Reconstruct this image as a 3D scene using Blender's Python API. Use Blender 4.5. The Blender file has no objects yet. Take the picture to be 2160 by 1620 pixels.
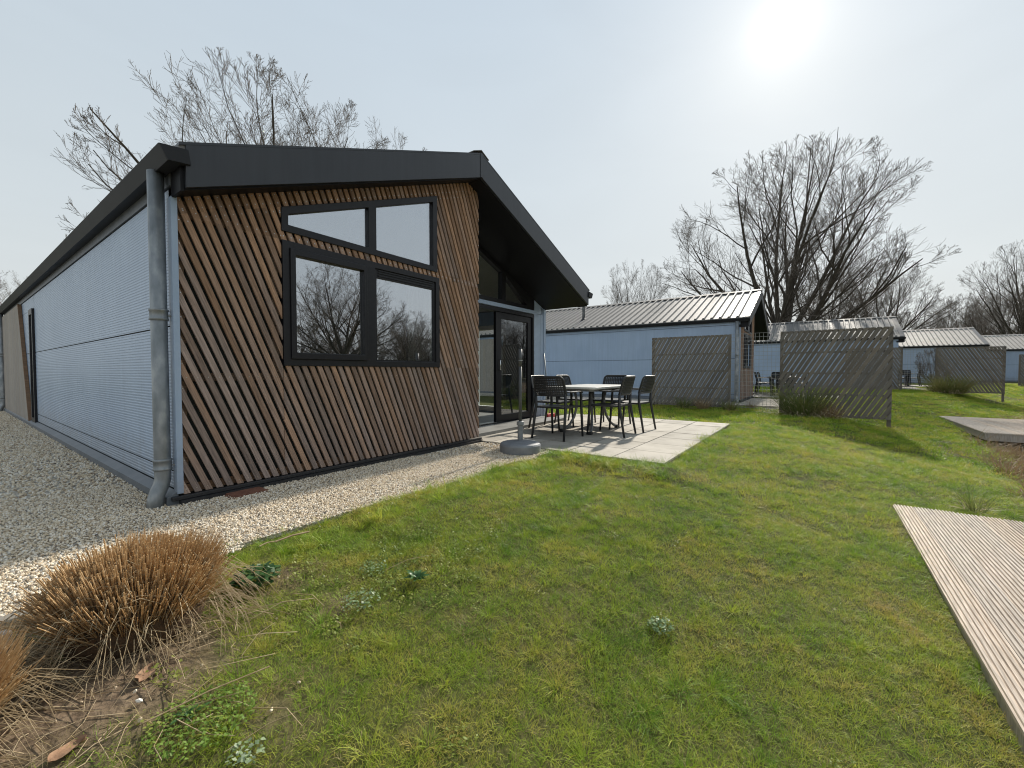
import bpy, bmesh, math, random
import numpy as np
from mathutils import Vector, Matrix, noise as mnoise
from mathutils.geometry import tessellate_polygon

random.seed(7)
rng = np.random.default_rng(7)
scene = bpy.context.scene
COL = scene.collection
R = math.radians

# ------------------------------------------------------------------ camera
CAM = Vector((-1.092, -4.010, 1.03))
cam_data = bpy.data.cameras.new('camera')
cam_data.sensor_width = 36.0
cam_data.lens = 36.0 * 882 / 2160
cam_data.clip_start = 0.02
cam_data.clip_end = 2000
cam = bpy.data.objects.new('camera', cam_data)
cam.location = CAM
cam.rotation_euler = (R(90 - 1.69), 0, R(-54))
COL.objects.link(cam)
scene.camera = cam

# ------------------------------------------------------------------ sky
SUN_AZ, SUN_EL = R(3.76), R(34.3)
SUN = Vector((math.cos(SUN_EL) * math.cos(SUN_AZ), math.cos(SUN_EL) * math.sin(SUN_AZ), math.sin(SUN_EL)))
world = bpy.data.worlds.new('World')
scene.world = world
world.use_nodes = True


def build_world():
    nt = world.node_tree
    nt.nodes.clear()
    N = nt.nodes.new
    L = nt.links.new
    out = N('ShaderNodeOutputWorld')
    bg = N('ShaderNodeBackground')
    L(bg.outputs[0], out.inputs[0])
    tc = N('ShaderNodeTexCoord')
    nrm = N('ShaderNodeVectorMath'); nrm.operation = 'NORMALIZE'
    L(tc.outputs['Generated'], nrm.inputs[0])
    sky = N('ShaderNodeTexSky')
    sky.sky_type = 'NISHITA'
    sky.sun_disc = False
    sky.sun_elevation = SUN_EL
    sky.sun_rotation = R(90) - SUN_AZ
    sky.air_density = 1.0
    sky.dust_density = 2.5
    skys = N('ShaderNodeVectorMath'); skys.operation = 'SCALE'
    L(sky.outputs[0], skys.inputs[0])
    skys.inputs['Scale'].default_value = 0.05
    # thin high veil: pale, a little bluer away from the horizon
    sep = N('ShaderNodeSeparateXYZ')
    L(nrm.outputs[0], sep.inputs[0])
    ramp = N('ShaderNodeValToRGB')
    e = ramp.color_ramp.elements
    e[0].position = 0.0; e[0].color = (0.575, 0.595, 0.585, 1)
    e[1].position = 0.75; e[1].color = (0.42, 0.50, 0.58, 1)
    m = e.new(0.25); m.color = (0.525, 0.575, 0.60, 1)
    L(sep.outputs[2], ramp.inputs[0])
    mix = N('ShaderNodeMix'); mix.data_type = 'RGBA'
    mix.inputs[0].default_value = 0.92
    L(skys.outputs[0], mix.inputs[6])
    L(ramp.outputs[0], mix.inputs[7])
    # faint streaks of cirrus
    mp = N('ShaderNodeMapping'); mp.inputs['Scale'].default_value = (1.6, 2.6, 6.0)
    mp.inputs['Rotation'].default_value = (0.2, 0.35, 0.5)
    L(nrm.outputs[0], mp.inputs[0])
    nz = N('ShaderNodeTexNoise'); nz.inputs['Scale'].default_value = 1.3
    nz.inputs['Detail'].default_value = 5; nz.inputs['Distortion'].default_value = 0.6
    L(mp.outputs[0], nz.inputs['Vector'])
    mr = N('ShaderNodeMapRange')
    mr.inputs[1].default_value = 0.3; mr.inputs[2].default_value = 0.75
    mr.inputs[3].default_value = 0.98; mr.inputs[4].default_value = 1.03
    L(nz.outputs[0], mr.inputs[0])
    cl = N('ShaderNodeVectorMath'); cl.operation = 'SCALE'
    L(mix.outputs[2], cl.inputs[0]); L(mr.outputs[0], cl.inputs['Scale'])
    # sun seen through the veil: aureole round the sun's direction
    dot = N('ShaderNodeVectorMath'); dot.operation = 'DOT_PRODUCT'
    L(nrm.outputs[0], dot.inputs[0]); dot.inputs[1].default_value = SUN
    mx = N('ShaderNodeMath'); mx.operation = 'MAXIMUM'; mx.inputs[1].default_value = 0
    L(dot.outputs['Value'], mx.inputs[0])
    prev = cl.outputs[0]
    for p, amp, c in ((3, 0.03, (1, 1, .97)), (30, 0.02, (1, .98, .93)), (260, 0.11, (1, .91, .74)), (1400, 0.20, (1, .93, .80)), (7000, 6.0, (1, .98, .92))):
        pw = N('ShaderNodeMath'); pw.operation = 'POWER'; pw.inputs[1].default_value = p
        L(mx.outputs[0], pw.inputs[0])
        sc = N('ShaderNodeVectorMath'); sc.operation = 'SCALE'
        sc.inputs[0].default_value = (c[0] * amp, c[1] * amp, c[2] * amp)
        L(pw.outputs[0], sc.inputs['Scale'])
        ad = N('ShaderNodeVectorMath'); ad.operation = 'ADD'
        L(prev, ad.inputs[0]); L(sc.outputs[0], ad.inputs[1])
        prev = ad.outputs[0]
    L(prev, bg.inputs[0])
    bg.inputs[1].default_value = 1.0


build_world()
sl = bpy.data.lights.new('sun', 'SUN')
sl.energy = 4.6
sl.angle = R(1.8)
sl.color = (1.0, 0.93, 0.82)
sun = bpy.data.objects.new('sun', sl)
sun.rotation_euler = (-SUN).to_track_quat('-Z', 'Y').to_euler()
sun.location = (20, 0, 30)
COL.objects.link(sun)
scene.view_settings.view_transform = 'Standard'
scene.view_settings.look = 'None'
scene.view_settings.exposure = 0.40
scene.view_settings.gamma = 1.0
scene.render.engine = 'CYCLES'
scene.cycles.use_denoising = True
scene.cycles.filter_width = 1.1
scene.cycles.max_bounces = 8
scene.cycles.transparent_max_bounces = 12

# ------------------------------------------------------------------ helpers
MATS = {}


def mat(name, c1, c2=None, scale=8.0, rough=0.6, metal=0.0, bump=0.0, bscale=None, detail=4.0, spec=0.5,
        stretch=(1, 1, 1), rnd=0.0, world_pos=False, c3=None, rot=(0, 0, 0), streak=0.0, splash=0.0):
    """Noise-mottled principled material; rnd varies brightness per object."""
    if name in MATS:
        return MATS[name]
    m = bpy.data.materials.new(name); m.use_nodes = True
    nt = m.node_tree; N = nt.nodes.new; L = nt.links.new
    b = nt.nodes['Principled BSDF']
    b.inputs['Roughness'].default_value = rough
    b.inputs['Metallic'].default_value = metal
    b.inputs['Specular IOR Level'].default_value = spec
    if world_pos:
        src = N('ShaderNodeNewGeometry').outputs['Position']
    else:
        src = N('ShaderNodeTexCoord').outputs['Object']
    mp = N('ShaderNodeMapping'); mp.inputs['Scale'].default_value = stretch
    mp.inputs['Rotation'].default_value = rot
    L(src, mp.inputs[0])
    vec = mp.outputs[0]
    oi = N('ShaderNodeObjectInfo')
    if rnd:
        off = N('ShaderNodeVectorMath'); off.operation = 'SCALE'; off.inputs[0].default_value = (37, 19, 53)
        L(oi.outputs['Random'], off.inputs['Scale'])
        ad = N('ShaderNodeVectorMath'); ad.operation = 'ADD'
        L(vec, ad.inputs[0]); L(off.outputs[0], ad.inputs[1])
        vec = ad.outputs[0]
    nz = N('ShaderNodeTexNoise'); nz.inputs['Scale'].default_value = scale; nz.inputs['Detail'].default_value = detail
    L(vec, nz.inputs['Vector'])
    rp = N('ShaderNodeValToRGB')
    e = rp.color_ramp.elements
    c2 = c2 or c1
    e[0].position = 0.3; e[0].color = (*c1, 1)
    e[1].position = 0.7; e[1].color = (*c2, 1)
    if c3:
        x = e.new(0.5); x.color = (*c3, 1)
    L(nz.outputs[0], rp.inputs[0])
    col = rp.outputs[0]
    if rnd:
        mr = N('ShaderNodeMapRange'); mr.inputs[3].default_value = 1 - rnd; mr.inputs[4].default_value = 1 + rnd
        L(oi.outputs['Random'], mr.inputs[0])
        sc = N('ShaderNodeVectorMath'); sc.operation = 'SCALE'
        L(col, sc.inputs[0]); L(mr.outputs[0], sc.inputs['Scale'])
        col = sc.outputs[0]
    if streak:
        m2 = N('ShaderNodeMapping'); m2.inputs['Scale'].default_value = (9, 9, 0.5)
        L(src, m2.inputs[0])
        n2 = N('ShaderNodeTexNoise'); n2.inputs['Scale'].default_value = 1.6; n2.inputs['Detail'].default_value = 6
        n2.inputs['Roughness'].default_value = 0.65
        L(m2.outputs[0], n2.inputs['Vector'])
        q2 = N('ShaderNodeMapRange'); q2.inputs[1].default_value = 0.3; q2.inputs[2].default_value = 0.72
        q2.inputs[3].default_value = 1 - streak; q2.inputs[4].default_value = 1 + streak * 0.4
        L(n2.outputs[0], q2.inputs[0])
        s2 = N('ShaderNodeVectorMath'); s2.operation = 'SCALE'
        L(col, s2.inputs[0]); L(q2.outputs[0], s2.inputs['Scale'])
        col = s2.outputs[0]
    if splash:
        sz = N('ShaderNodeSeparateXYZ'); L(src, sz.inputs[0])
        n3 = N('ShaderNodeTexNoise'); n3.inputs['Scale'].default_value = 7; n3.inputs['Detail'].default_value = 8
        n3.inputs['Roughness'].default_value = 0.7
        L(src, n3.inputs['Vector'])
        hh = N('ShaderNodeMapRange'); hh.inputs[1].default_value = 0.05; hh.inputs[2].default_value = 0.75
        hh.inputs[3].default_value = 0.42; hh.inputs[4].default_value = -0.25
        L(sz.outputs[2], hh.inputs[0])
        a3 = N('ShaderNodeMath'); L(n3.outputs[0], a3.inputs[0]); L(hh.outputs[0], a3.inputs[1])
        q3 = N('ShaderNodeMapRange'); q3.inputs[1].default_value = 0.5; q3.inputs[2].default_value = 0.95
        q3.inputs[3].default_value = 0.0; q3.inputs[4].default_value = splash
        L(a3.outputs[0], q3.inputs[0])
        x3 = N('ShaderNodeMix'); x3.data_type = 'RGBA'
        x3.inputs[7].default_value = (0.20, 0.17, 0.13, 1)
        L(q3.outputs[0], x3.inputs[0]); L(col, x3.inputs[6])
        col = x3.outputs[2]
    L(col, b.inputs['Base Color'])
    if bump:
        bn = N('ShaderNodeTexNoise'); bn.inputs['Scale'].default_value = bscale or scale * 4
        bn.inputs['Detail'].default_value = 6
        L(vec, bn.inputs['Vector'])
        bp = N('ShaderNodeBump'); bp.inputs['Strength'].default_value = bump; bp.inputs['Distance'].default_value = 0.01
        L(bn.outputs[0], bp.inputs['Height']); L(bp.outputs[0], b.inputs['Normal'])
    MATS[name] = m
    return m


def link(o, parent=None, m=None):
    COL.objects.link(o)
    if parent is not None:
        o.parent = parent
    if m is not None and o.data is not None and not o.data.materials:
        o.data.materials.append(m)
    return o


def tag(o, label=None, cat=None, group=None, kind=None):
    if label: o['label'] = label
    if cat: o['category'] = cat
    if group: o['group'] = group
    if kind: o['kind'] = kind
    return o


def empty(name, loc=(0, 0, 0), rz=0.0):
    o = bpy.data.objects.new(name, None)
    o.empty_display_size = 0.1
    o.location = loc; o.rotation_euler = (0, 0, rz)
    COL.objects.link(o)
    return o


class MB:
    def __init__(s):
        s.v = []; s.f = []

    def add(s, vs, fs):
        n = len(s.v)
        s.v += [tuple(p) for p in vs]
        s.f += [tuple(i + n for i in f) for f in fs]
        return s

    def box(s, a, b):
        x0, y0, z0 = a; x1, y1, z1 = b
        return s.add([(x0, y0, z0), (x1, y0, z0), (x1, y1, z0), (x0, y1, z0), (x0, y0, z1), (x1, y0, z1), (x1, y1, z1), (x0, y1, z1)],
                     [(0, 3, 2, 1), (4, 5, 6, 7), (0, 1, 5, 4), (1, 2, 6, 5), (2, 3, 7, 6), (3, 0, 4, 7)])

    def prism(s, poly, d0, d1, axis='y', holes=()):
        """polygon (2-D) with holes extruded along an axis. axis y: poly=(x,z); x: poly=(y,z); z: poly=(x,y)"""
        def P(p, d):
            return {'y': (p[0], d, p[1]), 'x': (d, p[0], p[1]), 'z': (p[0], p[1], d)}[axis]
        loops = [list(poly)] + [list(h) for h in holes]
        flat = [p for l in loops for p in l]
        tris = tessellate_polygon([[Vector((p[0], p[1], 0)) for p in l] for l in loops]) if (holes or len(poly) > 4) else None
        n = len(flat)
        vs = [P(p, d0) for p in flat] + [P(p, d1) for p in flat]
        fs = []
        if tris is None:
            fs += [tuple(range(n)), tuple(reversed(range(n, 2 * n)))]
        else:
            fs += [tuple(t) for t in tris] + [tuple(reversed([i + n for i in t])) for t in tris]
        k = 0
        for l in loops:
            c = len(l)
            for i in range(c):
                a, b = k + i, k + (i + 1) % c
                fs.append((a, b, b + n, a + n))
            k += c
        return s.add(vs, fs)

    def tube(s, pts, radii, sides=6, cap=True):
        pts = [Vector(p) for p in pts]
        if not hasattr(radii, '__len__'):
            radii = [radii] * len(pts)
        n0 = len(s.v)
        t0 = (pts[1] - pts[0]).normalized()
        u = t0.orthogonal().normalized()
        for i, p in enumerate(pts):
            if i == 0: t = t0
            elif i == len(pts) - 1: t = (pts[i] - pts[i - 1]).normalized()
            else: t = (pts[i + 1] - pts[i - 1]).normalized()
            u = (u - t * u.dot(t)).normalized()
            w = t.cross(u)
            for k in range(sides):
                a = 2 * math.pi * k / sides
                s.v.append(tuple(p + (u * math.cos(a) + w * math.sin(a)) * radii[i]))
        for i in range(len(pts) - 1):
            for k in range(sides):
                a = n0 + i * sides + k; b = n0 + i * sides + (k + 1) % sides
                s.f.append((a, b, b + sides, a + sides))
        if cap:
            s.f.append(tuple(range(n0 + sides - 1, n0 - 1, -1)))
            e = n0 + (len(pts) - 1) * sides
            s.f.append(tuple(range(e, e + sides)))
        return s

    def lathe(s, c, prof, sides=24):
        n0 = len(s.v)
        for r, z in prof:
            for k in range(sides):
                a = 2 * math.pi * k / sides
                s.v.append((c[0] + r * math.cos(a), c[1] + r * math.sin(a), c[2] + z))
        for i in range(len(prof) - 1):
            for k in range(sides):
                a = n0 + i * sides + k; b = n0 + i * sides + (k + 1) % sides
                s.f.append((a, b, b + sides, a + sides))
        s.f.append(tuple(range(n0 + sides - 1, n0 - 1, -1)))
        e = n0 + (len(prof) - 1) * sides
        s.f.append(tuple(range(e, e + sides)))
        return s

    def mesh(s, name, smooth=False):
        me = bpy.data.meshes.new(name)
        me.from_pydata(s.v, [], s.f)
        bm = bmesh.new(); bm.from_mesh(me)
        bmesh.ops.recalc_face_normals(bm, faces=bm.faces)
        bm.to_mesh(me); bm.free()
        if smooth:
            me.polygons.foreach_set('use_smooth', [True] * len(me.polygons))
        me.update()
        return me

    def build(s, name, m, parent=None, smooth=False, bevel=0.0):
        o = bpy.data.objects.new(name, s.mesh(name, smooth))
        link(o, parent, m)
        if bevel:
            md = o.modifiers.new('bevel', 'BEVEL'); md.width = bevel; md.segments = 2; md.limit_method = 'ANGLE'
        return o


def np_mesh(name, verts, faces_flat, loop_tot, smooth=False):
    """fast mesh from numpy arrays; faces all with loop_tot corners"""
    me = bpy.data.meshes.new(name)
    nf = len(faces_flat) // loop_tot
    me.vertices.add(len(verts)); me.loops.add(len(faces_flat)); me.polygons.add(nf)
    me.vertices.foreach_set('co', np.asarray(verts, dtype=np.float32).ravel())
    me.loops.foreach_set('vertex_index', np.asarray(faces_flat, dtype=np.int32))
    me.polygons.foreach_set('loop_start', np.arange(nf, dtype=np.int32) * loop_tot)
    me.polygons.foreach_set('loop_total', np.full(nf, loop_tot, dtype=np.int32))
    if smooth:
        me.polygons.foreach_set('use_smooth', np.ones(nf, dtype=bool))
    me.update(calc_edges=True)
    return me


def copy_tree(o, loc=None, parent=None, skip=(), rz=None):
    c = o.copy(); COL.objects.link(c)
    c.parent = parent
    if loc is not None: c.location = loc
    if rz is not None: c.rotation_euler = (0, 0, rz)
    for ch in list(o.children):
        if ch.name.split('.')[0] in skip: continue
        copy_tree(ch, None, c, skip)
    return c


# ------------------------------------------------------------------ materials
def wood_mat(name, c_new, c_old, rot, rough=0.75, height=None, rnd=0.28, gscale=14):
    """weathered timber: grain stretched along the board, per-board tone"""
    m = bpy.data.materials.new(name); m.use_nodes = True
    nt = m.node_tree; N = nt.nodes.new; L = nt.links.new
    b = nt.nodes['Principled BSDF']; b.inputs['Roughness'].default_value = rough
    b.inputs['Specular IOR Level'].default_value = 0.25
    tc = N('ShaderNodeTexCoord'); oi = N('ShaderNodeObjectInfo')
    mp0 = N('ShaderNodeMapping'); mp0.inputs['Rotation'].default_value = rot
    L(tc.outputs['Object'], mp0.inputs[0])
    mp = N('ShaderNodeMapping'); mp.inputs['Scale'].default_value = (9, 9, 0.45)
    L(mp0.outputs[0], mp.inputs[0])
    off = N('ShaderNodeVectorMath'); off.operation = 'SCALE'; off.inputs[0].default_value = (71, 33, 29)
    L(oi.outputs['Random'], off.inputs['Scale'])
    ad = N('ShaderNodeVectorMath'); L(mp.outputs[0], ad.inputs[0]); L(off.outputs[0], ad.inputs[1])
    grain = N('ShaderNodeTexNoise'); grain.inputs['Scale'].default_value = gscale; grain.inputs['Detail'].default_value = 6
    grain.inputs['Distortion'].default_value = 0.4
    L(ad.outputs[0], grain.inputs['Vector'])
    big = N('ShaderNodeTexNoise'); big.inputs['Scale'].default_value = 1.2; big.inputs['Detail'].default_value = 3
    L(ad.outputs[0], big.inputs['Vector'])
    age = N('ShaderNodeMath'); age.operation = 'ADD'
    L(big.outputs[0], age.inputs[0])
    r2 = N('ShaderNodeMath'); r2.operation = 'MULTIPLY'; r2.inputs[1].default_value = 7.31
    L(oi.outputs['Random'], r2.inputs[0])
    fr = N('ShaderNodeMath'); fr.operation = 'FRACT'; L(r2.outputs[0], fr.inputs[0])
    mrr = N('ShaderNodeMapRange'); mrr.inputs[3].default_value = -0.35; mrr.inputs[4].default_value = 0.35
    L(fr.outputs[0], mrr.inputs[0]); L(mrr.outputs[0], age.inputs[1])
    agev = age.outputs[0]
    if height:
        # boards sheltered from rain keep their fresh colour, lower ones have greyed
        sx = N('ShaderNodeSeparateXYZ'); L(tc.outputs['Object'], sx.inputs[0])
        mh = N('ShaderNodeMapRange'); mh.inputs[1].default_value = height[0]; mh.inputs[2].default_value = height[1]
        mh.inputs[3].default_value = 0.25; mh.inputs[4].default_value = -0.35
        L(sx.outputs[2], mh.inputs[0])
        a2 = N('ShaderNodeMath'); L(agev, a2.inputs[0]); L(mh.outputs[0], a2.inputs[1])
        agev = a2.outputs[0]
    cl = N('ShaderNodeMapRange'); cl.inputs[1].default_value = 0.1; cl.inputs[2].default_value = 0.9
    L(agev, cl.inputs[0])
    mx = N('ShaderNodeMix'); mx.data_type = 'RGBA'
    mx.inputs[6].default_value = (*c_new, 1); mx.inputs[7].default_value = (*c_old, 1)
    L(cl.outputs[0], mx.inputs[0])
    g = N('ShaderNodeMapRange'); g.inputs[1].default_value = 0.3; g.inputs[2].default_value = 0.7
    g.inputs[3].default_value = 0.62; g.inputs[4].default_value = 1.25
    L(grain.outputs[0], g.inputs[0])
    mr = N('ShaderNodeMapRange'); mr.inputs[3].default_value = 1 - rnd; mr.inputs[4].default_value = 1 + rnd
    L(oi.outputs['Random'], mr.inputs[0])
    mm = N('ShaderNodeMath'); mm.operation = 'MULTIPLY'; L(g.outputs[0], mm.inputs[0]); L(mr.outputs[0], mm.inputs[1])
    sc = N('ShaderNodeVectorMath'); sc.operation = 'SCALE'
    L(mx.outputs[2], sc.inputs[0]); L(mm.outputs[0], sc.inputs['Scale'])
    L(sc.outputs[0], b.inputs['Base Color'])
    bp = N('ShaderNodeBump'); bp.inputs['Strength'].default_value = 0.35; bp.inputs['Distance'].default_value = 0.004
    L(grain.outputs[0], bp.inputs['Height']); L(bp.outputs[0], b.inputs['Normal'])
    return m


SLOPE = 0.402                      # slat lean: x per unit of drop
LEAN = math.atan(SLOPE)
M_slat = wood_mat('larch_slat', (0.36, 0.22, 0.14), (0.285, 0.22, 0.19), (0, LEAN, 0), height=(0.6, 2.7))
M_batten = wood_mat('batten', (0.20, 0.12, 0.07), (0.13, 0.10, 0.08), (0, R(90), 0))
M_pale_board = wood_mat('pale_board', (0.40, 0.345, 0.29), (0.37, 0.34, 0.31), (0, 0, 0), rnd=0.08)
M_screen = wood_mat('grey_timber', (0.195, 0.165, 0.13), (0.175, 0.16, 0.143), (R(-30), 0, 0), rnd=0.2)
M_deck = wood_mat('deck_timber', (0.44, 0.36, 0.285), (0.43, 0.385, 0.335), (0, R(90), 0), rnd=0.12)
M_frame = mat('anthracite_frame', (0.010, 0.010, 0.013), (0.014, 0.014, 0.017), 30, 0.42, bump=0.05, spec=0.35)
M_fascia = mat('anthracite_fascia', (0.023, 0.026, 0.033), (0.031, 0.034, 0.041), 2.0, 0.38, bump=0.03, bscale=3, streak=0.22)
M_gutter = mat('gutter_metal', (0.020, 0.021, 0.024), (0.027, 0.028, 0.031), 3.0, 0.55, spec=0.25)
M_soffit = mat('black_soffit', (0.006, 0.006, 0.008), (0.009, 0.009, 0.011), 3, 0.5, spec=0.25)
M_plinth_eave_shade = mat('plinth_metal_eave_shade', (0.10, 0.115, 0.13), (0.14, 0.15, 0.165), 6, 0.5)
M_blackplastic = mat('black_plastic', (0.018, 0.018, 0.02), (0.028, 0.028, 0.03), 20, 0.5)
M_membrane = mat('membrane', (0.016, 0.022, 0.021), (0.024, 0.032, 0.03), 10, 0.7)
M_trim = mat('blue_trim', (0.33, 0.425, 0.57), (0.375, 0.47, 0.61), 4, 0.4, streak=0.10, splash=0.4)
M_inner = mat('interior_wall', (0.42, 0.41, 0.39), (0.47, 0.46, 0.44), 3, 0.8)
M_floor_in = mat('interior_floor', (0.20, 0.20, 0.19), (0.27, 0.265, 0.25), 4, 0.45)
M_white = mat('white_frame', (0.70, 0.70, 0.68), (0.76, 0.76, 0.74), 10, 0.45)
M_curtain = mat('curtain_cloth', (0.66, 0.64, 0.60), (0.74, 0.72, 0.68), 25, 0.9)
M_steel = mat('steel', (0.45, 0.45, 0.45), (0.6, 0.6, 0.6), 20, 0.3, metal=1.0)
M_chair = mat('chair_plastic', (0.017, 0.018, 0.020), (0.024, 0.025, 0.027), 40, 0.42)
M_tabletop = mat('table_top', (0.52, 0.51, 0.48), (0.62, 0.61, 0.58), 25, 0.35)
M_tableleg = mat('table_leg', (0.16, 0.165, 0.17), (0.22, 0.225, 0.23), 15, 0.35, metal=0.3)
M_base = mat('parasol_concrete', (0.15, 0.16, 0.175), (0.21, 0.22, 0.235), 9, 0.55, bump=0.15)
M_pole = mat('parasol_pole', (0.06, 0.065, 0.072), (0.085, 0.09, 0.096), 12, 0.5)
M_red = mat('red_plastic', (0.45, 0.02, 0.025), (0.55, 0.03, 0.03), 15, 0.4)
M_tile = mat('patio_tile', (0.25, 0.225, 0.185), (0.41, 0.375, 0.32), 2.2, 0.85, bump=0.3, bscale=120, detail=14, rnd=0.16, c3=(0.365, 0.335, 0.285))
M_joint = mat('joint_sand', (0.08, 0.065, 0.045), (0.13, 0.11, 0.08), 30, 0.9)
M_rust = mat('rusty_plate', (0.13, 0.05, 0.03), (0.20, 0.085, 0.05), 25, 0.8, bump=0.3)
M_stone = mat('grey_stone', (0.15, 0.155, 0.16), (0.24, 0.24, 0.235), 12, 0.8, bump=0.4)
M_edging = mat('edging', (0.19, 0.17, 0.14), (0.29, 0.265, 0.22), 14, 0.85, bump=0.3)
M_galv = mat('galvanised', (0.17, 0.185, 0.19), (0.36, 0.37, 0.365), 13, 0.45, metal=0.45, bump=0.12, bscale=22, stretch=(1, 1, 0.5), c3=(0.235, 0.25, 0.26))
M_roof = mat('roof_sheet', (0.165, 0.16, 0.152), (0.23, 0.22, 0.21), 1.6, 0.62, metal=0.1, bump=0.05, stretch=(1, 1, 1))
M_blue = mat('blue_panel', (0.34, 0.43, 0.565), (0.385, 0.48, 0.615), 1.2, 0.38, metal=0.1, bump=0.04, bscale=90, streak=0.10, splash=0.45)
M_wire = mat('fence_wire', (0.30, 0.30, 0.29), (0.38, 0.37, 0.36), 10, 0.5, metal=0.5)
M_glow = mat('chrome', (0.7, 0.7, 0.7), None, 5, 0.2, metal=1.0)


def glass_mat(name, refl, tint, dirt=0.0):
    m = bpy.data.materials.new(name); m.use_nodes = True
    nt = m.node_tree; N = nt.nodes.new; L = nt.links.new
    nt.nodes.remove(nt.nodes['Principled BSDF'])
    out = nt.nodes['Material Output']
    gl = N('ShaderNodeBsdfGlossy'); gl.inputs['Roughness'].default_value = 0.0
    gl.inputs['Color'].default_value = (0.93, 0.95, 1.0, 1)
    tr = N('ShaderNodeBsdfTransparent'); tr.inputs['Color'].default_value = (*tint, 1)
    lw = N('ShaderNodeLayerWeight'); lw.inputs['Blend'].default_value = 0.5
    fr = N('ShaderNodeMath'); fr.operation = 'POWER'; fr.inputs[1].default_value = 3.0
    L(lw.outputs['Facing'], fr.inputs[0])
    mr = N('ShaderNodeMapRange'); mr.inputs[3].default_value = refl; mr.inputs[4].default_value = 1.0
    L(fr.outputs[0], mr.inputs[0])
    nz = N('ShaderNodeTexNoise'); nz.inputs['Scale'].default_value = 0.9
    tc = N('ShaderNodeTexCoord'); L(tc.outputs['Object'], nz.inputs['Vector'])
    bp = N('ShaderNodeBump'); bp.inputs['Strength'].default_value = 0.02; bp.inputs['Distance'].default_value = 0.02
    L(nz.outputs[0], bp.inputs['Height']); L(bp.outputs[0], gl.inputs['Normal'])
    mx = N('ShaderNodeMixShader')
    L(mr.outputs[0], mx.inputs[0]); L(tr.outputs[0], mx.inputs[1]); L(gl.outputs[0], mx.inputs[2])
    L(mx.outputs[0], out.inputs[0])
    return m


M_glass = glass_mat('coated_glass', 0.42, (0.75, 0.78, 0.78))
M_leafglass = glass_mat('leaf_glass', 0.10, (0.52, 0.54, 0.53))
M_doorglass = glass_mat('door_glass', 0.07, (0.90, 0.92, 0.91))

# ------------------------------------------------------------------ terrain
SX = [-200, -30, 0, 13.76, 27.95, 39.5, 50, 90, 300]
SY = [1.2, 1.0, 0, -2.07, -7.4, -12.9, -19.5, -40, -160]
GV = [-300, -40, -16, -12.5, -9, -6.6, -5.5, -4.9, -4.5, -4.0, -3.1, -2.5, 0, 300]
GZ = [0.3, 0.2, 0.1, -0.25, -1.15, -1.05, -0.66, -0.45, -0.375, -0.335, -0.14, -0.01, 0, 0]


def s_of(x):
    x = np.asarray(x, dtype=float)
    return sum(np.interp(x + d, SX, SY) for d in (-2, -1, 0, 1, 2)) / 5.0


def gz(x, y):
    v = np.asarray(y, dtype=float) - s_of(x)
    up = np.interp(x, [12.2, 13.8, 27.9, 50], [0, 0.06, 0.16, 0.2]) * np.clip((v + 3.6) / 1.5, 0, 1)
    return sum(np.interp(v + d, GV, GZ) for d in (-.4, -.2, 0, .2, .4)) / 5.0 + up


def lawn_bump(x, y):
    x = np.asarray(x, dtype=float); y = np.asarray(y, dtype=float)
    b = 0.012 * np.sin(1.7 * x + 0.6 * y) + 0.010 * np.sin(2.9 * y - 1.1 * x + 1) + 0.006 * np.sin(5.3 * x + 3.1 * y)
    # low crest beside the gravel and patio edge
    b = b + 0.03 * np.exp(-((y + 2.85) / 0.22) ** 2) * ((x > 3.2) & (x < 8.1)) + 0.06 * np.exp(-((x - 3.25) / 0.25) ** 2) * ((y < -1.4) & (y > -2.9))
    b = b + 0.035 * np.exp(-((y + 1.75) / 0.35) ** 2) * ((x > 0.6) & (x < 3.4))
    return b


HOUSES = [((0, 0, 0)), ((13.76, -2.07, 0.06)), ((27.95, -7.4, 0.16)), ((39.5, -12.9, 0.16)), ((50.5, -19.8, 0.2))]
EDGE_Y = -1.27


def lawn_mask(x, y):
    """1 where turf grows"""
    m = np.ones_like(x)
    for hx, hy, hz in HOUSES:
        lx, ly = x - hx, y - hy
        m[(lx > -0.02) & (lx < 6.8) & (ly > 0) & (ly < 14.7)] = 0
        m[(lx > 3.55) & (lx < 7.96) & (ly > -2.70) & (ly < 0.85)] = 0
        wob = 0.035 * np.sin(lx * 3.1) + 0.03 * np.sin(lx * 7.7 + 1)
        m[(lx > (-9 if hx == 0 else -1.1)) & (lx < 3.56) & (ly > EDGE_Y + wob) & (ly <= 0.1)] = 0
        m[(lx > (-9 if hx == 0 else -1.1)) & (lx <= 0) & (ly > -0.2) & (ly < 18)] = 0
    m[(x < 4.61) & (x > -3) & (y < -4.655)] = 0
    m[(x > 12.3) & (x < 16.7) & (y < -7.05)] = 0
    v = y - s_of(x)
    m[v < -5.6] = 0
    return m


def soil(x, y):
    """bare planting bed round the cut grass, and worn patches"""
    d = np.exp(-(((x + 0.78) / 0.36) ** 2 + ((y + 2.02) / 0.42) ** 2) ** 1.5)
    d = d + np.exp(-(((x + 1.3) / 0.6) ** 2 + ((y + 1.9) / 0.6) ** 2))
    d = d + 0.9 * np.exp(-(((x + 0.05) / 0.14) ** 2 + ((y + 1.84) / 0.13) ** 2))
    d = d + 0.8 * np.exp(-(((x + 0.05) / 0.10) ** 2 + ((y + 2.24) / 0.10) ** 2))
    d = d + 0.8 * np.exp(-(((x + 0.45) / 0.08) ** 2 + ((y + 2.62) / 0.10) ** 2))
    return np.clip(d, 0, 1)


def grid_axis(segs):
    out = []
    for a, b, st in segs:
        out += list(np.arange(a, b, st))
    out.append(segs[-1][1])
    return np.array(out)


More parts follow.
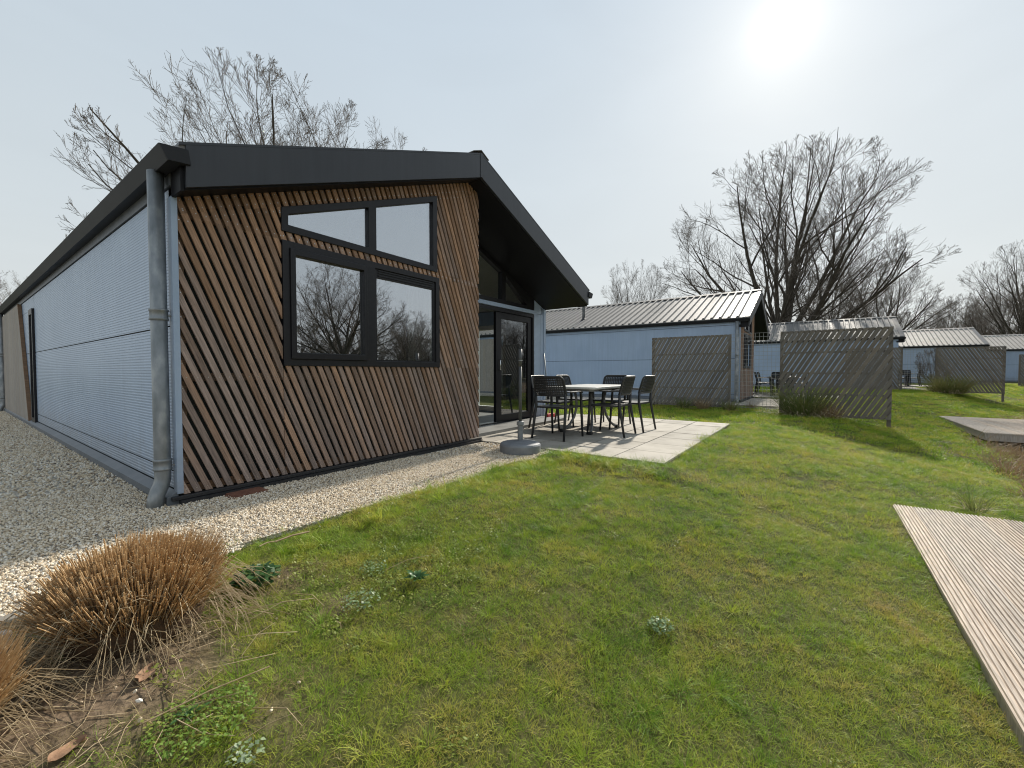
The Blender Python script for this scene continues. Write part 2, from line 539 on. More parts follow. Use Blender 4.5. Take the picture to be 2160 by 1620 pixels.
xs = grid_axis([(-400, -40, 40), (-40, -10, 5), (-10, -2, 1), (-2, 6, 0.15), (6, 24, 0.6), (24, 80, 3), (80, 800, 60)])
ys = grid_axis([(-500, -60, 40), (-60, -14, 3), (-14, -6, 0.6), (-6, -1, 0.15), (-1, 4, 0.6), (4, 40, 4), (40, 500, 40)])
GX, GY = np.meshgrid(xs, ys, indexing='ij')
GZZ = gz(GX, GY) + lawn_bump(GX, GY) * lawn_mask(GX.copy(), GY.copy()) - 0.02
GZZ += 0.02 * soil(GX, GY)
nx, ny = GX.shape
idx = np.arange(nx * ny).reshape(nx, ny)
quads = np.stack([idx[:-1, :-1], idx[1:, :-1], idx[1:, 1:], idx[:-1, 1:]], -1).reshape(-1)
gme = np_mesh('ground', np.stack([GX.ravel(), GY.ravel(), GZZ.ravel()], -1), quads, 4, smooth=True)
att = gme.attributes.new('soil', 'FLOAT', 'POINT')
vv = (GY - s_of(GX)).ravel()
reedy = np.clip((-vv - 5.0) / 0.6, 0, 1) * np.clip((vv + 13) / 1.5, 0, 1)
att.data.foreach_set('value', np.clip(soil(GX, GY).ravel() + reedy, 0, 1).astype(np.float32))


def ground_mat():
    m = bpy.data.materials.new('turf_soil'); m.use_nodes = True
    nt = m.node_tree; N = nt.nodes.new; L = nt.links.new
    b = nt.nodes['Principled BSDF']; b.inputs['Roughness'].default_value = 0.95
    b.inputs['Specular IOR Level'].default_value = 0.1
    pos = N('ShaderNodeNewGeometry').outputs['Position']
    n1 = N('ShaderNodeTexNoise'); n1.inputs['Scale'].default_value = 1.4; n1.inputs['Detail'].default_value = 8
    n1.inputs['Roughness'].default_value = 0.7
    L(pos, n1.inputs['Vector'])
    r1 = N('ShaderNodeValToRGB'); e = r1.color_ramp.elements
    e[0].position = 0.3; e[0].color = (0.05, 0.06, 0.018, 1)
    e[1].position = 0.75; e[1].color = (0.12, 0.10, 0.045, 1)
    k = e.new(0.52); k.color = (0.075, 0.08, 0.024, 1)
    L(n1.outputs[0], r1.inputs[0])
    n2 = N('ShaderNodeTexNoise'); n2.inputs['Scale'].default_value = 26; n2.inputs['Detail'].default_value = 6
    L(pos, n2.inputs['Vector'])
    r2 = N('ShaderNodeValToRGB'); e = r2.color_ramp.elements
    e[0].position = 0.3; e[0].color = (0.085, 0.060, 0.040, 1)
    e[1].position = 0.75; e[1].color = (0.23, 0.17, 0.115, 1)
    L(n2.outputs[0], r2.inputs[0])
    at = N('ShaderNodeAttribute'); at.attribute_name = 'soil'
    mx = N('ShaderNodeMix'); mx.data_type = 'RGBA'
    L(at.outputs['Fac'], mx.inputs[0]); L(r1.outputs[0], mx.inputs[6]); L(r2.outputs[0], mx.inputs[7])
    L(mx.outputs[2], b.inputs['Base Color'])
    bp = N('ShaderNodeBump'); bp.inputs['Strength'].default_value = 0.8; bp.inputs['Distance'].default_value = 0.03
    L(n2.outputs[0], bp.inputs['Height']); L(bp.outputs[0], b.inputs['Normal'])
    return m


ground = bpy.data.objects.new('ground', gme)
link(ground, None, ground_mat())
tag(ground, kind='structure')


# gravel sheets: one round each house
def gravel_mat():
    m = bpy.data.materials.new('gravel_bed'); m.use_nodes = True
    nt = m.node_tree; N = nt.nodes.new; L = nt.links.new
    b = nt.nodes['Principled BSDF']; b.inputs['Roughness'].default_value = 0.9
    pos = N('ShaderNodeNewGeometry').outputs['Position']
    vo = N('ShaderNodeTexVoronoi'); vo.inputs['Scale'].default_value = 48
    L(pos, vo.inputs['Vector'])
    rp = N('ShaderNodeValToRGB'); e = rp.color_ramp.elements
    e[0].position = 0.0; e[0].color = (0.26, 0.225, 0.175, 1)
    e[1].position = 1.0; e[1].color = (0.62, 0.565, 0.48, 1)
    sp = N('ShaderNodeSeparateColor'); L(vo.outputs['Color'], sp.inputs[0]); L(sp.outputs[0], rp.inputs[0])
    L(rp.outputs[0], b.inputs['Base Color'])
    bp = N('ShaderNodeBump'); bp.inputs['Strength'].default_value = 1.0; bp.inputs['Distance'].default_value = 0.02
    bp.invert = True
    L(vo.outputs['Distance'], bp.inputs['Height']); L(bp.outputs[0], b.inputs['Normal'])
    return m


M_gravel = gravel_mat()


def gravel_sheet(hx, hy, hz, left):
    xe = np.linspace(left, 3.57, 40)
    wob = EDGE_Y + 0.035 * np.sin(xe * 3.1) + 0.03 * np.sin(xe * 7.7 + 1)
    poly = [(x, y) for x, y in zip(xe, wob)] + [(3.57, 0.05), (0.02, 0.05), (0.02, 17), (left, 17)]
    mb = MB()
    mb.prism([(x + hx, y + hy) for x, y in poly], hz - 0.35, hz - 0.001, 'z')
    o = mb.build('gravel_path', M_gravel)
    tag(o, kind='structure')
    return o


for i, h in enumerate(HOUSES[:3]):
    gravel_sheet(*h, -9 if i == 0 else -1.1)

# ------------------------------------------------------------------ the house
W, LEN, RX = 6.75, 13.3, 3.375
ZE, ZR = 2.68, 4.005
PITCH = (ZR - ZE) / RX
TH = 0.305                                    # depth of fascia


def zroof(x):
    return ZE + PITCH * (x if x < RX else W - x)


def rect(x0, x1, z0, z1):
    return [(x0, z0), (x1, z0), (x1, z1), (x0, z1)]


WIN = rect(0.81, 2.80, 1.085, 2.25)
TRAP = [(0.806, 2.330), (2.765, 2.318), (2.765, 3.300), (0.806, 2.545)]


def clip(poly, a, b, keep_left=True):
    """Sutherland-Hodgman clip of convex poly by the line a->b"""
    out = []
    def side(p):
        c = (b[0] - a[0]) * (p[1] - a[1]) - (b[1] - a[1]) * (p[0] - a[0])
        return c if keep_left else -c
    n = len(poly)
    for i in range(n):
        p, q = poly[i], poly[(i + 1) % n]
        sp, sq = side(p), side(q)
        if sp >= 0: out.append(p)
        if (sp > 0 and sq < 0) or (sp < 0 and sq > 0):
            t = sp / (sp - sq)
            out.append((p[0] + t * (q[0] - p[0]), p[1] + t * (q[1] - p[1])))
    return out


def area(p):
    return abs(sum(p[i][0] * p[(i + 1) % len(p)][1] - p[(i + 1) % len(p)][0] * p[i][1] for i in range(len(p)))) / 2


def subtract(poly, hole):
    """convex poly minus convex ccw hole -> list of convex pieces"""
    pieces = []; rest = poly
    for i in range(len(hole)):
        a, b = hole[i], hole[(i + 1) % len(hole)]
        outp = clip(rest, a, b, False)
        if len(outp) > 2 and area(outp) > 2e-4: pieces.append(outp)
        rest = clip(rest, a, b, True)
        if len(rest) < 3: break
    return pieces


def ordered(h):
    return h


def cladding(parent, region, holes, y0, y1, m, x_from, x_to, pitch, width, slope, jitter=0.0):
    """diagonal slats cut to a region of the (x,z) plane, one object each"""
    zt = 5.0; k = 0; x = x_from
    made = []
    while x < x_to:
        xa = x + random.uniform(-jitter, jitter)
        strip = [(xa, 0.0), (xa + width, 0.0), (xa + width - slope * zt, zt), (xa - slope * zt, zt)]
        polys = [strip]
        for i in range(len(region)):
            polys = [clip(p, region[i], region[(i + 1) % len(region)]) for p in polys]
            polys = [p for p in polys if len(p) > 2]
        for h in holes:
            polys = [q for p in polys for q in subtract(p, h)]
        dy = random.uniform(-0.002, 0.002)
        for p in polys:
            if area(p) < 6e-4: continue
            made.append((MB().prism(p, y0 + dy, y1).build('slat', m, parent), p))
        x += pitch; k += 1
    return made


def corrugated(y0, y1, z0, z1, x, pitch=0.025, depth=0.0019, face=-1, axis='x'):
    """micro-ribbed sheet: ribs run level, profile along z"""
    mb = MB(); vs = []; n = max(1, int(round((z1 - z0) / pitch))); p = (z1 - z0) / n
    prof = []
    for i in range(n):
        for f, d in ((0, 0), (0.35, 0), (0.5, 1), (0.85, 1)):
            prof.append((z0 + (i + f) * p, d * depth))
    prof.append((z1, 0))
    for z, d in prof:
        for yy in (y0, y1):
            vs.append((x + face * d, yy, z) if axis == 'x' else (yy, x + face * d, z))
    fs = [(2 * i, 2 * i + 1, 2 * i + 3, 2 * i + 2) for i in range(len(prof) - 1)]
    return mb.add(vs, fs)


def ring(outer, inner, d0, d1):
    return MB().prism(outer, d0, d1, 'y', [inner])


def inset(poly, w):
    """inset convex ccw polygon"""
    n = len(poly); out = []
    def ln(i):
        a, b = Vector(poly[i]), Vector(poly[(i + 1) % n])
        d = (b - a).normalized(); nrm = Vector((-d.y, d.x))
        return a + nrm * w, d
    for i in range(n):
        p, d = ln((i - 1) % n); q, e = ln(i)
        cr = d.x * e.y - d.y * e.x
        t = ((q.x - p.x) * e.y - (q.y - p.y) * e.x) / cr
        out.append((p.x + d.x * t, p.y + d.y * t))
    return out


def build_house():
    h = empty('holiday_house')
    # --- shell
    zs = lambda x: zroof(x) - TH + 0.01
    front_poly = [(0.02, 0.05), (3.60, 0.05), (3.60, zs(3.60)), (RX, zs(RX)), (0.02, zs(0.02))]
    MB().prism(front_poly, 0.062, 0.18, 'y', [WIN, TRAP]).build('wall', M_membrane, h)
    MB().box((0.012, 0.19, 0.05), (0.16, LEN, zs(0.08))).build('wall', M_membrane, h)
    MB().box((3.44, 0.185, 0.05), (3.599, 0.92, zs(3.5))).build('wall', M_membrane, h)
    # right side wall with a glazed door opening
    MB().prism(rect(0.80, LEN, 0.05, zs(W - 0.1)), W - 0.16, W, 'x', [rect(1.75, 2.75, 0.1, 2.12)]).build('wall', M_trim, h)
    back = [(0.02, 0.05), (W, 0.05), (W, zs(W)), (RX, zs(RX)), (0.02, zs(0.02))]
    MB().prism(back, LEN - 0.14, LEN + 0.01, 'y').build('wall', M_trim, h)
    # porch wall: panel beside the door
    MB().box((6.30, 0.815, 0.05), (W - 0.002, 0.95, zs(6.30))).build('wall', M_trim, h)
    corrugated(6.31, W - 0.07, 0.10, 0.865, 0.805, axis='y').build('wall_panel', M_blue, h)
    corrugated(6.31, W - 0.07, 0.88, 2.245, 0.805, axis='y').build('wall_panel', M_blue, h)
    corr = MB().prism([(6.31, 2.26), (W - 0.07, 2.26), (W - 0.07, zs(W - .07)), (6.31, zs(6.31))], 0.800, 0.812, 'y')
    corr.build('wall_panel', M_blue, h)
    MB().box((W - 0.068, 0.785, 0.08), (W + 0.012, 0.845, zs(W) - 0.002)).build('corner_trim', M_trim, h)
    # --- left wall panels
    x = 0.0
    for z0, z1 in ((0.105, 0.236), (0.246, 1.382), (1.394, 2.44)):
        corrugated(0.072, 7.70, z0, z1, x).build('wall_panel', M_blue, h)
    for z0, z1 in ((0.105, 0.236), (0.246, 1.382), (1.394, 2.44)):
        if z1 < 2.0:
            corrugated(8.20, 9.9, z0, z1, x).build('wall_panel', M_blue, h)
    corrugated(8.20, 9.9, 1.394, 2.205, x).build('wall_panel', M_blue, h)
    corrugated(7.71, 9.9, 2.21, 2.44, x).build('wall_panel', M_blue, h)
    # pale boarding with a slanting edge at the far end of the side wall
    n = 12; a0, a1 = 8.42, 9.62
    MB().prism([(a0, 0.06), (LEN - 0.02, 0.06), (LEN - 0.02, 2.445), (a1, 2.445)], -0.03, -0.008, 'x').build('boarding_back', M_batten, h)
    yy = 8.42
    while yy < LEN - 0.05:
        y2 = min(yy + 0.142, LEN - 0.03)
        poly = [(yy, 0.06), (y2, 0.06), (y2, 2.445), (yy, 2.445)]
        poly = clip(poly, (a0, 0.06), (a1, 2.45), False)
        if len(poly) > 2 and area(poly) > 0.01:
            MB().prism(poly, -0.052, -0.031, 'x').build('plank', M_pale_board, h)
        yy += 0.146
    MB().prism([(a0 - 0.07, 0.06), (a0, 0.06), (a1, 2.445), (a1 - 0.07, 2.445)], -0.058, -0.006, 'x').build('board_trim', M_batten, h)
    # slim side window
    w = empty('window'); w.parent = h
    MB().prism(rect(7.71, 8.19, 0.06, 2.20), -0.035, 0.02, 'x', [rect(7.79, 8.11, 0.16, 2.10)]).build('frame', M_frame, w)
    MB().box((0.0, 7.79, 0.16), (0.006, 8.11, 2.10)).build('pane', M_glass, w)
    # corner trim and plinth
    MB().prism([(-0.012, -0.012), (0.028, -0.012), (0.028, -0.002), (-0.003, -0.002), (-0.003, 0.070), (-0.012, 0.070)], 0.078, 2.368, 'z').build('corner_trim', M_trim, h)
    MB().prism([(-0.004, 0.095), (-0.075, 0.060), (-0.080, -0.05), (0.0, -0.05)], 0.0, LEN, 'y').build('plinth', M_plinth_eave_shade, h)
    MB().prism([(0.0, 0.0), (0.0, -0.06), (3.62, -0.06), (3.62, 0.0)], -0.06, 0.030, 'z').build('plinth', M_blackplastic, h)
    MB().box((-0.05, -0.035, 0.032), (3.625, 0.0, 0.062)).build('base_trim', M_blackplastic, h, bevel=0.004)
    # --- front: battens, then diagonal slats
    top = lambda x: zroof(x) - TH + 0.005
    for z in (0.10, 0.985, 2.275):
        segs = [(0.03, 3.58)]
        if z > 2: segs = [(0.03, 0.80), (0.8, 2.77), (2.77, 3.58)]
        for p, q in segs:
            MB().box((p, 0.034, z - 0.032), (q, 0.058, z + 0.032)).build('batten', M_batten, h)
    for xx, z0, z1 in ((0.045, 0.14, 2.24), (0.76, 1.02, 2.24), (2.85, 1.02, 2.24), (3.55, 0.14, 2.24)):
        MB().box((xx - 0.03, 0.035, z0), (xx + 0.03, 0.059, z1)).build('batten', M_batten, h)
    MB().prism([(0.03, zs(0.03) - 0.12), (3.3, zs(3.3) - 0.12), (3.3, zs(3.3) - 0.05), (0.03, zs(0.03) - 0.05)], 0.034, 0.058, 'y').build('batten', M_batten, h)
    reg = [(0.030, 0.066), (3.600, 0.066), (3.600, top(3.6)), (RX, top(RX)), (0.030, top(0.03))]
    hole1 = [WIN[0], WIN[1], WIN[2], WIN[3]]
    # top and bottom edges of the openings cut first so the slats end square on them
    hole1 = [WIN[2], WIN[3], WIN[0], WIN[1]]
    trap = [TRAP[2], TRAP[3], TRAP[0], TRAP[1]]
    made = cladding(h, reg, [hole1, trap], 0.0, 0.021, M_slat, 0.03 - 0.35, 5.3, 0.0755, 0.0475, SLOPE, 0.0025)
    # screw heads
    sc = MB()
    for o, p in made:
        zmin, zmax = min(q[1] for q in p), max(q[1] for q in p)
        for z in (0.10, 0.985, 2.285):
            if zmin + 0.01 < z < zmax - 0.01 and z < 3:
                c = clip(clip(p, (-9, z - .002), (9, z - .002)), (-9, z + .002), (9, z + .002), False)
                if len(c) > 2:
                    cx = sum(q[0] for q in c) / len(c)
                    sc.add([(cx + 0.0042 * math.cos(a), -0.0025, z + 0.0042 * math.sin(a)) for a in np.linspace(0, 2 * math.pi, 7)[:-1]], [(5, 4, 3, 2, 1, 0)])
        # end fixings
        t = max(p, key=lambda q: q[1]); b = min(p, key=lambda q: q[1])
        for e, sg in ((t, -1), (b, 1)):
            z = e[1] + sg * 0.04
            c = clip(clip(p, (-9, z - .002), (9, z - .002)), (-9, z + .002), (9, z + .002), False)
            if len(c) > 2 and (abs(e[0] - 0.03) < 0.1 or e[1] > 2.3):
                cx = sum(q[0] for q in c) / len(c)
                sc.add([(cx + 0.0042 * math.cos(a), -0.0025, z + 0.0042 * math.sin(a)) for a in np.linspace(0, 2 * math.pi, 7)[:-1]], [(5, 4, 3, 2, 1, 0)])
    so = sc.build('screws', M_steel, h); so['kind'] = 'stuff'
    # --- lower window
    w = empty('window'); w.parent = h
    ob, ib = inset(WIN, -0.004), None
    L1, L2 = rect(0.875, 1.705, 1.150, 2.185), rect(1.815, 2.735, 1.150, 2.185)
    MB().prism(WIN, -0.014, 0.075, 'y', [L1, L2]).build('frame', M_frame, w, bevel=0.004)
    ring(L1, rect(0.925, 1.660, 1.212, 2.125), -0.032, 0.045).build('sash', M_frame, w, bevel=0.005)
    ring(inset(L2, -0.002), rect(1.842, 2.705, 1.165, 2.085), 0.004, 0.05).build('glazing_bead', M_frame, w)
    for z in (2.105, 2.135, 2.162):
        MB().box((1.86, -0.006, z), (2.70, 0.0, z + 0.012)).build('vent_slat', M_frame, w)
    MB().box((0.925, 0.012, 1.212), (1.660, 0.018, 2.125)).build('pane', M_glass, w)
    MB().box((1.842, 0.022, 1.165), (2.705, 0.028, 2.085)).build('pane', M_glass, w)
    MB().box((2.667, 0.03, 1.17), (2.704, 0.05, 2.08)).build('inner_frame', M_white, w)
    # --- upper window under the verge
    w = empty('window'); w.parent = h
    zt = lambda x: TRAP[3][1] + (x - TRAP[3][0]) * (TRAP[2][1] - TRAP[3][1]) / (TRAP[2][0] - TRAP[3][0])
    P1 = [(0.868, 2.398), (1.735, 2.392), (1.735, zt(1.735) - 0.075), (0.868, zt(0.868) - 0.075)]
    P2 = [(1.835, 2.391), (2.690, 2.386), (2.690, zt(2.69) - 0.075), (1.835, zt(1.835) - 0.075)]
    MB().prism(TRAP, -0.014, 0.075, 'y', [P1, P2]).build('frame', M_frame, w, bevel=0.004)
    for P in (P1, P2):
        MB().prism(inset(P, -0.004), 0.022, 0.028, 'y').build('pane', M_glass, w)
    # --- porch: sliding door and gable lights above it
    d = empty('sliding_door'); d.parent = h
    Y = 0.80
    MB().prism(rect(3.61, 6.29, 0.03, 2.225), Y - 0.02, Y + 0.12, 'y', [rect(3.68, 6.235, 0.075, 2.155)]).build('frame', M_frame, d)
    MB().box((3.62, Y - 0.06, 0.028), (6.29, Y - 0.022, 0.072)).build('threshold', M_frame, d)
    MB().box((3.70, Y + 0.0, 0.078), (5.05, Y + 0.10, 0.090)).build('track', M_steel, d)
    ring(rect(5.03, 6.225, 0.085, 2.15), rect(5.20, 6.10, 0.21, 2.03), Y + 0.005, Y + 0.065).build('sash', M_frame, d, bevel=0.006)
    MB().box((5.20, Y + 0.03, 0.21), (6.10, Y + 0.038, 2.03)).build('pane', M_leafglass, d)
    hb = MB(); hb.tube([(5.11, Y - 0.002, 1.06), (5.11, Y - 0.035, 1.07), (5.11, Y - 0.035, 1.24), (5.11, Y - 0.002, 1.25)], 0.011, 8)
    hb.build('handle', M_glow, d, smooth=True)
    MB().box((3.61, Y - 0.045, 2.232), (6.298, Y + 0.0, 2.300)).build('header_trim', M_trim, h)
    g = empty('window'); g.parent = h
    gz0 = 2.312
    O = [(3.61, gz0), (6.295, gz0), (6.295, zs(6.295) - 0.03), (3.61, zs(3.61) - 0.03)]
    A = [(3.68, gz0 + 0.07), (5.19, gz0 + 0.07), (5.19, zs(5.19) - 0.10), (3.68, zs(3.68) - 0.10)]
    Bp = [(5.30, gz0 + 0.07), (6.02, gz0 + 0.07), (5.30, zs(5.30) - 0.10)]
    MB().prism(O, Y - 0.02, Y + 0.08, 'y', [A, Bp]).build('frame', M_frame, g)
    MB().prism(inset(A, -0.004), Y + 0.03, Y + 0.036, 'y').build('pane', M_doorglass, g)
    MB().prism(inset(Bp, -0.004), Y + 0.03, Y + 0.036, 'y').build('pane', M_doorglass, g)
    # --- roof: sheets, ribs, soffit, fascia, gutters
    YF = -0.22
    for side in (0, 1):
        xa, xb = (-0.02, RX) if side == 0 else (RX, W + 0.02)
        za = zroof(0) - PITCH * 0.02
        zb = ZR
        pr = [(xa, za), (xb, zb), (xb, zb - 0.05), (xa, za - 0.05)] if side == 0 else [(xa, zb), (xb, za), (xb, za - 0.05), (xa, zb - 0.05)]
        rf = MB().prism(pr, YF - 0.02, LEN + 0.2, 'y').build('roof', M_roof, h)
        # ribs, one shared mesh, children of the sheet
        ang = math.atan(PITCH) * (1 if side == 0 else -1)
        ln = math.hypot(RX, ZR - ZE) - 0.06
        prof = [(-0.050, 0.0), (-0.024, 0.052), (0.024, 0.052), (0.050, 0.0)]
        rm = MB()
        vs = [(0.0 + t * ln, p[0], p[1]) for t in (0, 1) for p in prof]
        rm.add(vs, [(0, 1, 5, 4), (1, 2, 6, 5), (2, 3, 7, 6), (0, 3, 2, 1), (4, 5, 6, 7)])
        if side == 0:
            rmesh = rm.mesh('roof_rib'); rmesh.materials.append(M_roof)
            y = YF + 0.30
            while y < LEN:
                o = bpy.data.objects.new('roof_rib', rmesh); COL.objects.link(o); o.parent = rf
                o.location = (-0.01, y, za + 0.004); o.rotation_euler = (0, -ang, 0)
                y += 0.25
    MB().prism([(RX - 0.16, ZR - 0.16 * PITCH + 0.046), (RX, ZR + 0.052), (RX + 0.16, ZR - 0.16 * PITCH + 0.046), (RX + 0.16, ZR - 0.16 * PITCH + 0.056), (RX, ZR + 0.064), (RX - 0.16, ZR - 0.16 * PITCH + 0.056)][::-1], YF - 0.03, LEN + 0.2, 'y').build('ridge_cap', M_roof, h)
    # verge trims on top of the sheet
    for x0, x1 in ((-0.02, RX), (RX, W + 0.02)):
        z0, z1 = zroof(max(0, x0)) + (-0.008 if x0 < 0 else 0), zroof(min(W, x1)) + (-0.008 if x1 > W else 0)
        MB().prism([(x0, z0 + 0.002), (x1, z1 + 0.002), (x1, z1 + 0.022), (x0, z0 + 0.022)], YF - 0.032, YF + 0.16, 'y').build('verge_trim', M_roof if False else M_fascia, h)
        MB().prism([(max(x0, 0.02), zroof(max(x0, .02)) - TH), (min(x1, W - 0.02), zroof(min(x1, W - .02)) - TH), (min(x1, W - .02), zroof(min(x1, W - .02)) + 0.001), (max(x0, .02), zroof(max(x0, .02)) + 0.001)], YF - 0.03, YF + 0.01, 'y').build('fascia', M_fascia, h)
    MB().box((RX - 0.028, YF - 0.036, ZR - TH - 0.004), (RX + 0.028, YF - 0.002, ZR + 0.016)).build('fascia_joint', M_fascia, h)
    # soffit follows the slope
    for x0, x1, y1 in ((0.02, RX, 0.06), (RX, W - 0.01, 0.84)):
        MB().prism([(x0, zroof(x0) - TH - 0.012), (x1, zroof(x1) - TH - 0.012), (x1, zroof(x1) - TH + 0.0), (x0, zroof(x0) - TH + 0.0)], YF + 0.012, y1, 'y').build('soffit', M_soffit, h)
    ri = [(0.16, zs(0.16)), (RX, zs(RX)), (W - 0.16, zs(W - .16))]
    MB().prism(ri + [(W - 0.16, zs(W - .16) + 0.02), (RX, zs(RX) + 0.02), (0.16, zs(.16) + 0.02)], 0.86, LEN - 0.15, 'y').build('ceiling', M_inner, h)
    MB().prism([(0.16, zs(.16)), (RX, zs(RX)), (RX, zs(RX) + 0.02), (0.16, zs(.16) + 0.02)], 0.19, 0.855, 'y').build('ceiling', M_inner, h)
    # eave boards and gutters
    for sx in (1, -1):
        X = lambda v: v if sx == 1 else W - v
        MB().box((min(X(-0.012), X(0.011)), 0.0, 2.452), (max(X(-0.012), X(0.011)), LEN, zroof(0) - 0.06)).build('eave_board', M_plinth_eave_shade, h)  # shade under the gutter put into the board's colour, with the plinth material
        MB().box((min(X(-0.005), X(0.018)), YF + 0.012, 2.362), (max(X(-0.005), X(0.018)), -0.003, zroof(0) - 0.06)).build('soffit_end', M_soffit, h)
        prof = [(0.030, 2.640), (0.016, 2.640), (0.030, 2.552), (-0.085, 2.540), (-0.132, 2.628), (-0.142, 2.632), (-0.092, 2.530), (0.045, 2.546)]
        gm = MB().prism([(X(p[0]), p[1]) for p in prof], YF - 0.04, LEN + 0.15, 'y').build('gutter', M_gutter, h)
        cap = [(0.030, 2.650), (-0.141, 2.630), (-0.092, 2.532), (0.045, 2.548)]
        MB().prism([(X(p[0]), p[1]) for p in cap], YF - 0.052, YF - 0.041, 'y').build('gutter_end', M_gutter, gm)
    # --- downpipes at both ends of the left wall
    for py in (0.075, LEN - 0.12):
        dp = MB()
        px = -0.078
        pts = [(px, py, 2.545), (px, py, 0.30), (px, py, 0.20), (px - 0.012, py - 0.006, 0.155), (px - 0.035, py - 0.02, 0.11), (px - 0.055, py - 0.03, 0.06), (px - 0.062, py - 0.035, -0.04)]
        dp.tube(pts, 0.052, 20)
        pipe = dp.build('downpipe', M_galv, h, smooth=True)
        for z in (1.47, 0.315):
            MB().lathe((px, py, z), [(0.053, -0.048), (0.060, -0.045), (0.061, -0.032), (0.057, -0.028), (0.057, 0.020), (0.061, 0.024), (0.061, 0.037), (0.053, 0.042)], 20).build('pipe_collar', M_galv, pipe, smooth=True)
            MB().tube([(px + 0.05, py - 0.03, z - 0.01), (0.0, py - 0.045, z - 0.01)], 0.007, 6).build('pipe_bracket', M_galv, pipe)
    # --- inside: floor, partition, curtains, glazed side door
    MB().box((0.165, 0.185, 0.0), (W - 0.165, LEN - 0.15, 0.072)).build('floor', M_floor_in, h)
    MB().box((0.165, 5.2, 0.073), (W - 0.165, 5.3, zs(0.2))).build('partition', M_inner, h)
    MB().box((2.9, 4.6, 0.073), (2.98, 5.19, 2.3)).build('partition', M_soffit, h)
    cm = MB(); pts = [(0.19 + 0.0 + 0.010 * k, 0.26 + 0.028 * math.sin(k * 0.9)) for k in range(0, 86, 1)]
    vs = [(x, y, z) for x, y in [(p[0] + 0.64 - 0.0, p[1]) for p in pts[:26]] for z in (0.10, 2.5)]
    cm.add(vs, [(2 * i, 2 * i + 2, 2 * i + 3, 2 * i + 1) for i in range(25)])
    cm.build('curtain', M_curtain, h, smooth=True)
    cm = MB(); vs = [(2.50 + 0.012 * k, 0.26 + 0.028 * math.sin(k * 0.9), z) for k in range(30) for z in (0.10, 2.5)]
    cm.add(vs, [(2 * i, 2 * i + 2, 2 * i + 3, 2 * i + 1) for i in range(29)])
    cm.build('curtain', M_curtain, h, smooth=True)
    s = empty('side_door'); s.parent = h
    MB().prism(rect(1.75, 2.75, 0.1, 2.12), W - 0.13, W - 0.03, 'x', [rect(1.86, 2.64, 0.21, 2.02)]).build('frame', M_white, s)
    MB().box((W - 0.08, 1.86, 0.21), (W - 0.074, 2.64, 2.02)).build('pane', M_doorglass, s)
    return h


house = build_house()
tag(house, 'large slat-fronted house with dark gable roof beside the gravel', 'house', 'holiday houses in a row')
HOUSE_LABELS = [
    'blue-walled house with metal roof directly behind the slat-fronted house',
    'third house of the row, roof showing above the nearer big privacy screen',
    'fourth house of the row, low roof above the far privacy screen',
    'last house of the row, only its pale roof showing at the picture edge']
FAR_SKIP = ('slat', 'batten', 'screws', 'curtain', 'partition', 'ceiling', 'downpipe', 'plank')
copies = []
for i, (p, lab) in enumerate(zip(HOUSES[1:], HOUSE_LABELS)):
    c = copy_tree(house, p, None, () if i == 0 else FAR_SKIP)
    tag(c, lab); copies.append(c)
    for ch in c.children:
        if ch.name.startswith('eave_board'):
            ch.material_slots[0].link = 'OBJECT'; ch.material_slots[0].material = M_trim  # copies get the blue trim, without the painted shade

# flue on the neighbour's roof
fl = empty('flue', (14.92, 3.91, 3.18))
MB().lathe((0, 0, 0), [(0.12, -0.10), (0.12, -0.02), (0.075, 0.06), (0.062, 0.10)], 16).build('flashing', M_blackplastic, fl, smooth=True)
MB().lathe((0, 0, 0.10), [(0.058, 0), (0.058, 0.55), (0.075, 0.56), (0.075, 0.66), (0.05, 0.70)], 16).build('pipe', M_galv, fl, smooth=True)
tag(fl, 'round metal flue pipe standing on the ribbed roof of the blue house', 'flue')

# lamp inside, behind the big window
pl = empty('pendant_lamp', (2.12, 0.95, 1.63))
gm = MB()
for k in range(46):
    ax = Vector(rng.normal(size=3)).normalized(); u = ax.orthogonal().normalized(); w_ = ax.cross(u)
    r_ = 0.135
    gm.tube([u * r_ * math.cos(a) + w_ * r_ * math.sin(a) for a in np.linspace(0, 2 * math.pi, 22)], 0.005, 4, cap=False)
gm.build('shade', M_blackplastic, pl)
MB().tube([(0, 0, 0.13), (0, 0, zroof(2.12) - TH - 1.63)], 0.004, 5).build('cord', M_blackplastic, pl)
tag(pl, 'black openwork globe lamp hanging behind the big window', 'lamp')

# things inside the open door
cr = empty('wooden_crate', (4.95, 2.15, 0.073))
MB().prism([(-0.22, 0), (0.22, 0), (0.22, 0.5), (-0.22, 0.5)], -0.16, 0.16, 'y', [[(-0.17, 0.06), (0.17, 0.06), (0.17, 0.44), (-0.17, 0.44)]]).build('body', M_pale_board, cr)
MB().box((-0.168, 0.10, 0.061), (0.168, 0.12, 0.439)).build('back', M_batten, cr)
tag(cr, 'small brown wooden box inside the open sliding door', 'crate')

# ------------------------------------------------------------------ patio
def build_patio():
    p = empty('patio')
    MB().box((3.575, -2.685, -0.08), (7.935, 0.755, 0.008)).build('bed', M_joint, p)
    xe = [3.575 + 0.622 * k for k in range(8)]
    ye = [-2.685 + 0.61 * k for k in range(6)] + [0.755]
    for i in range(7):
        for j in range(6):
            a = 0.008
            mb = MB(); dz = random.uniform(-0.002, 0.002)
            mb.box((xe[i] + a, ye[j] + a, -0.03), (xe[i + 1] - a, ye[j + 1] - a, 0.022 + dz))
            mb.build('tile', M_tile, p)
    tag(p, kind='structure')
    return p


patio = build_patio()
for h in HOUSES[1:3]:
    copy_tree(patio, h)

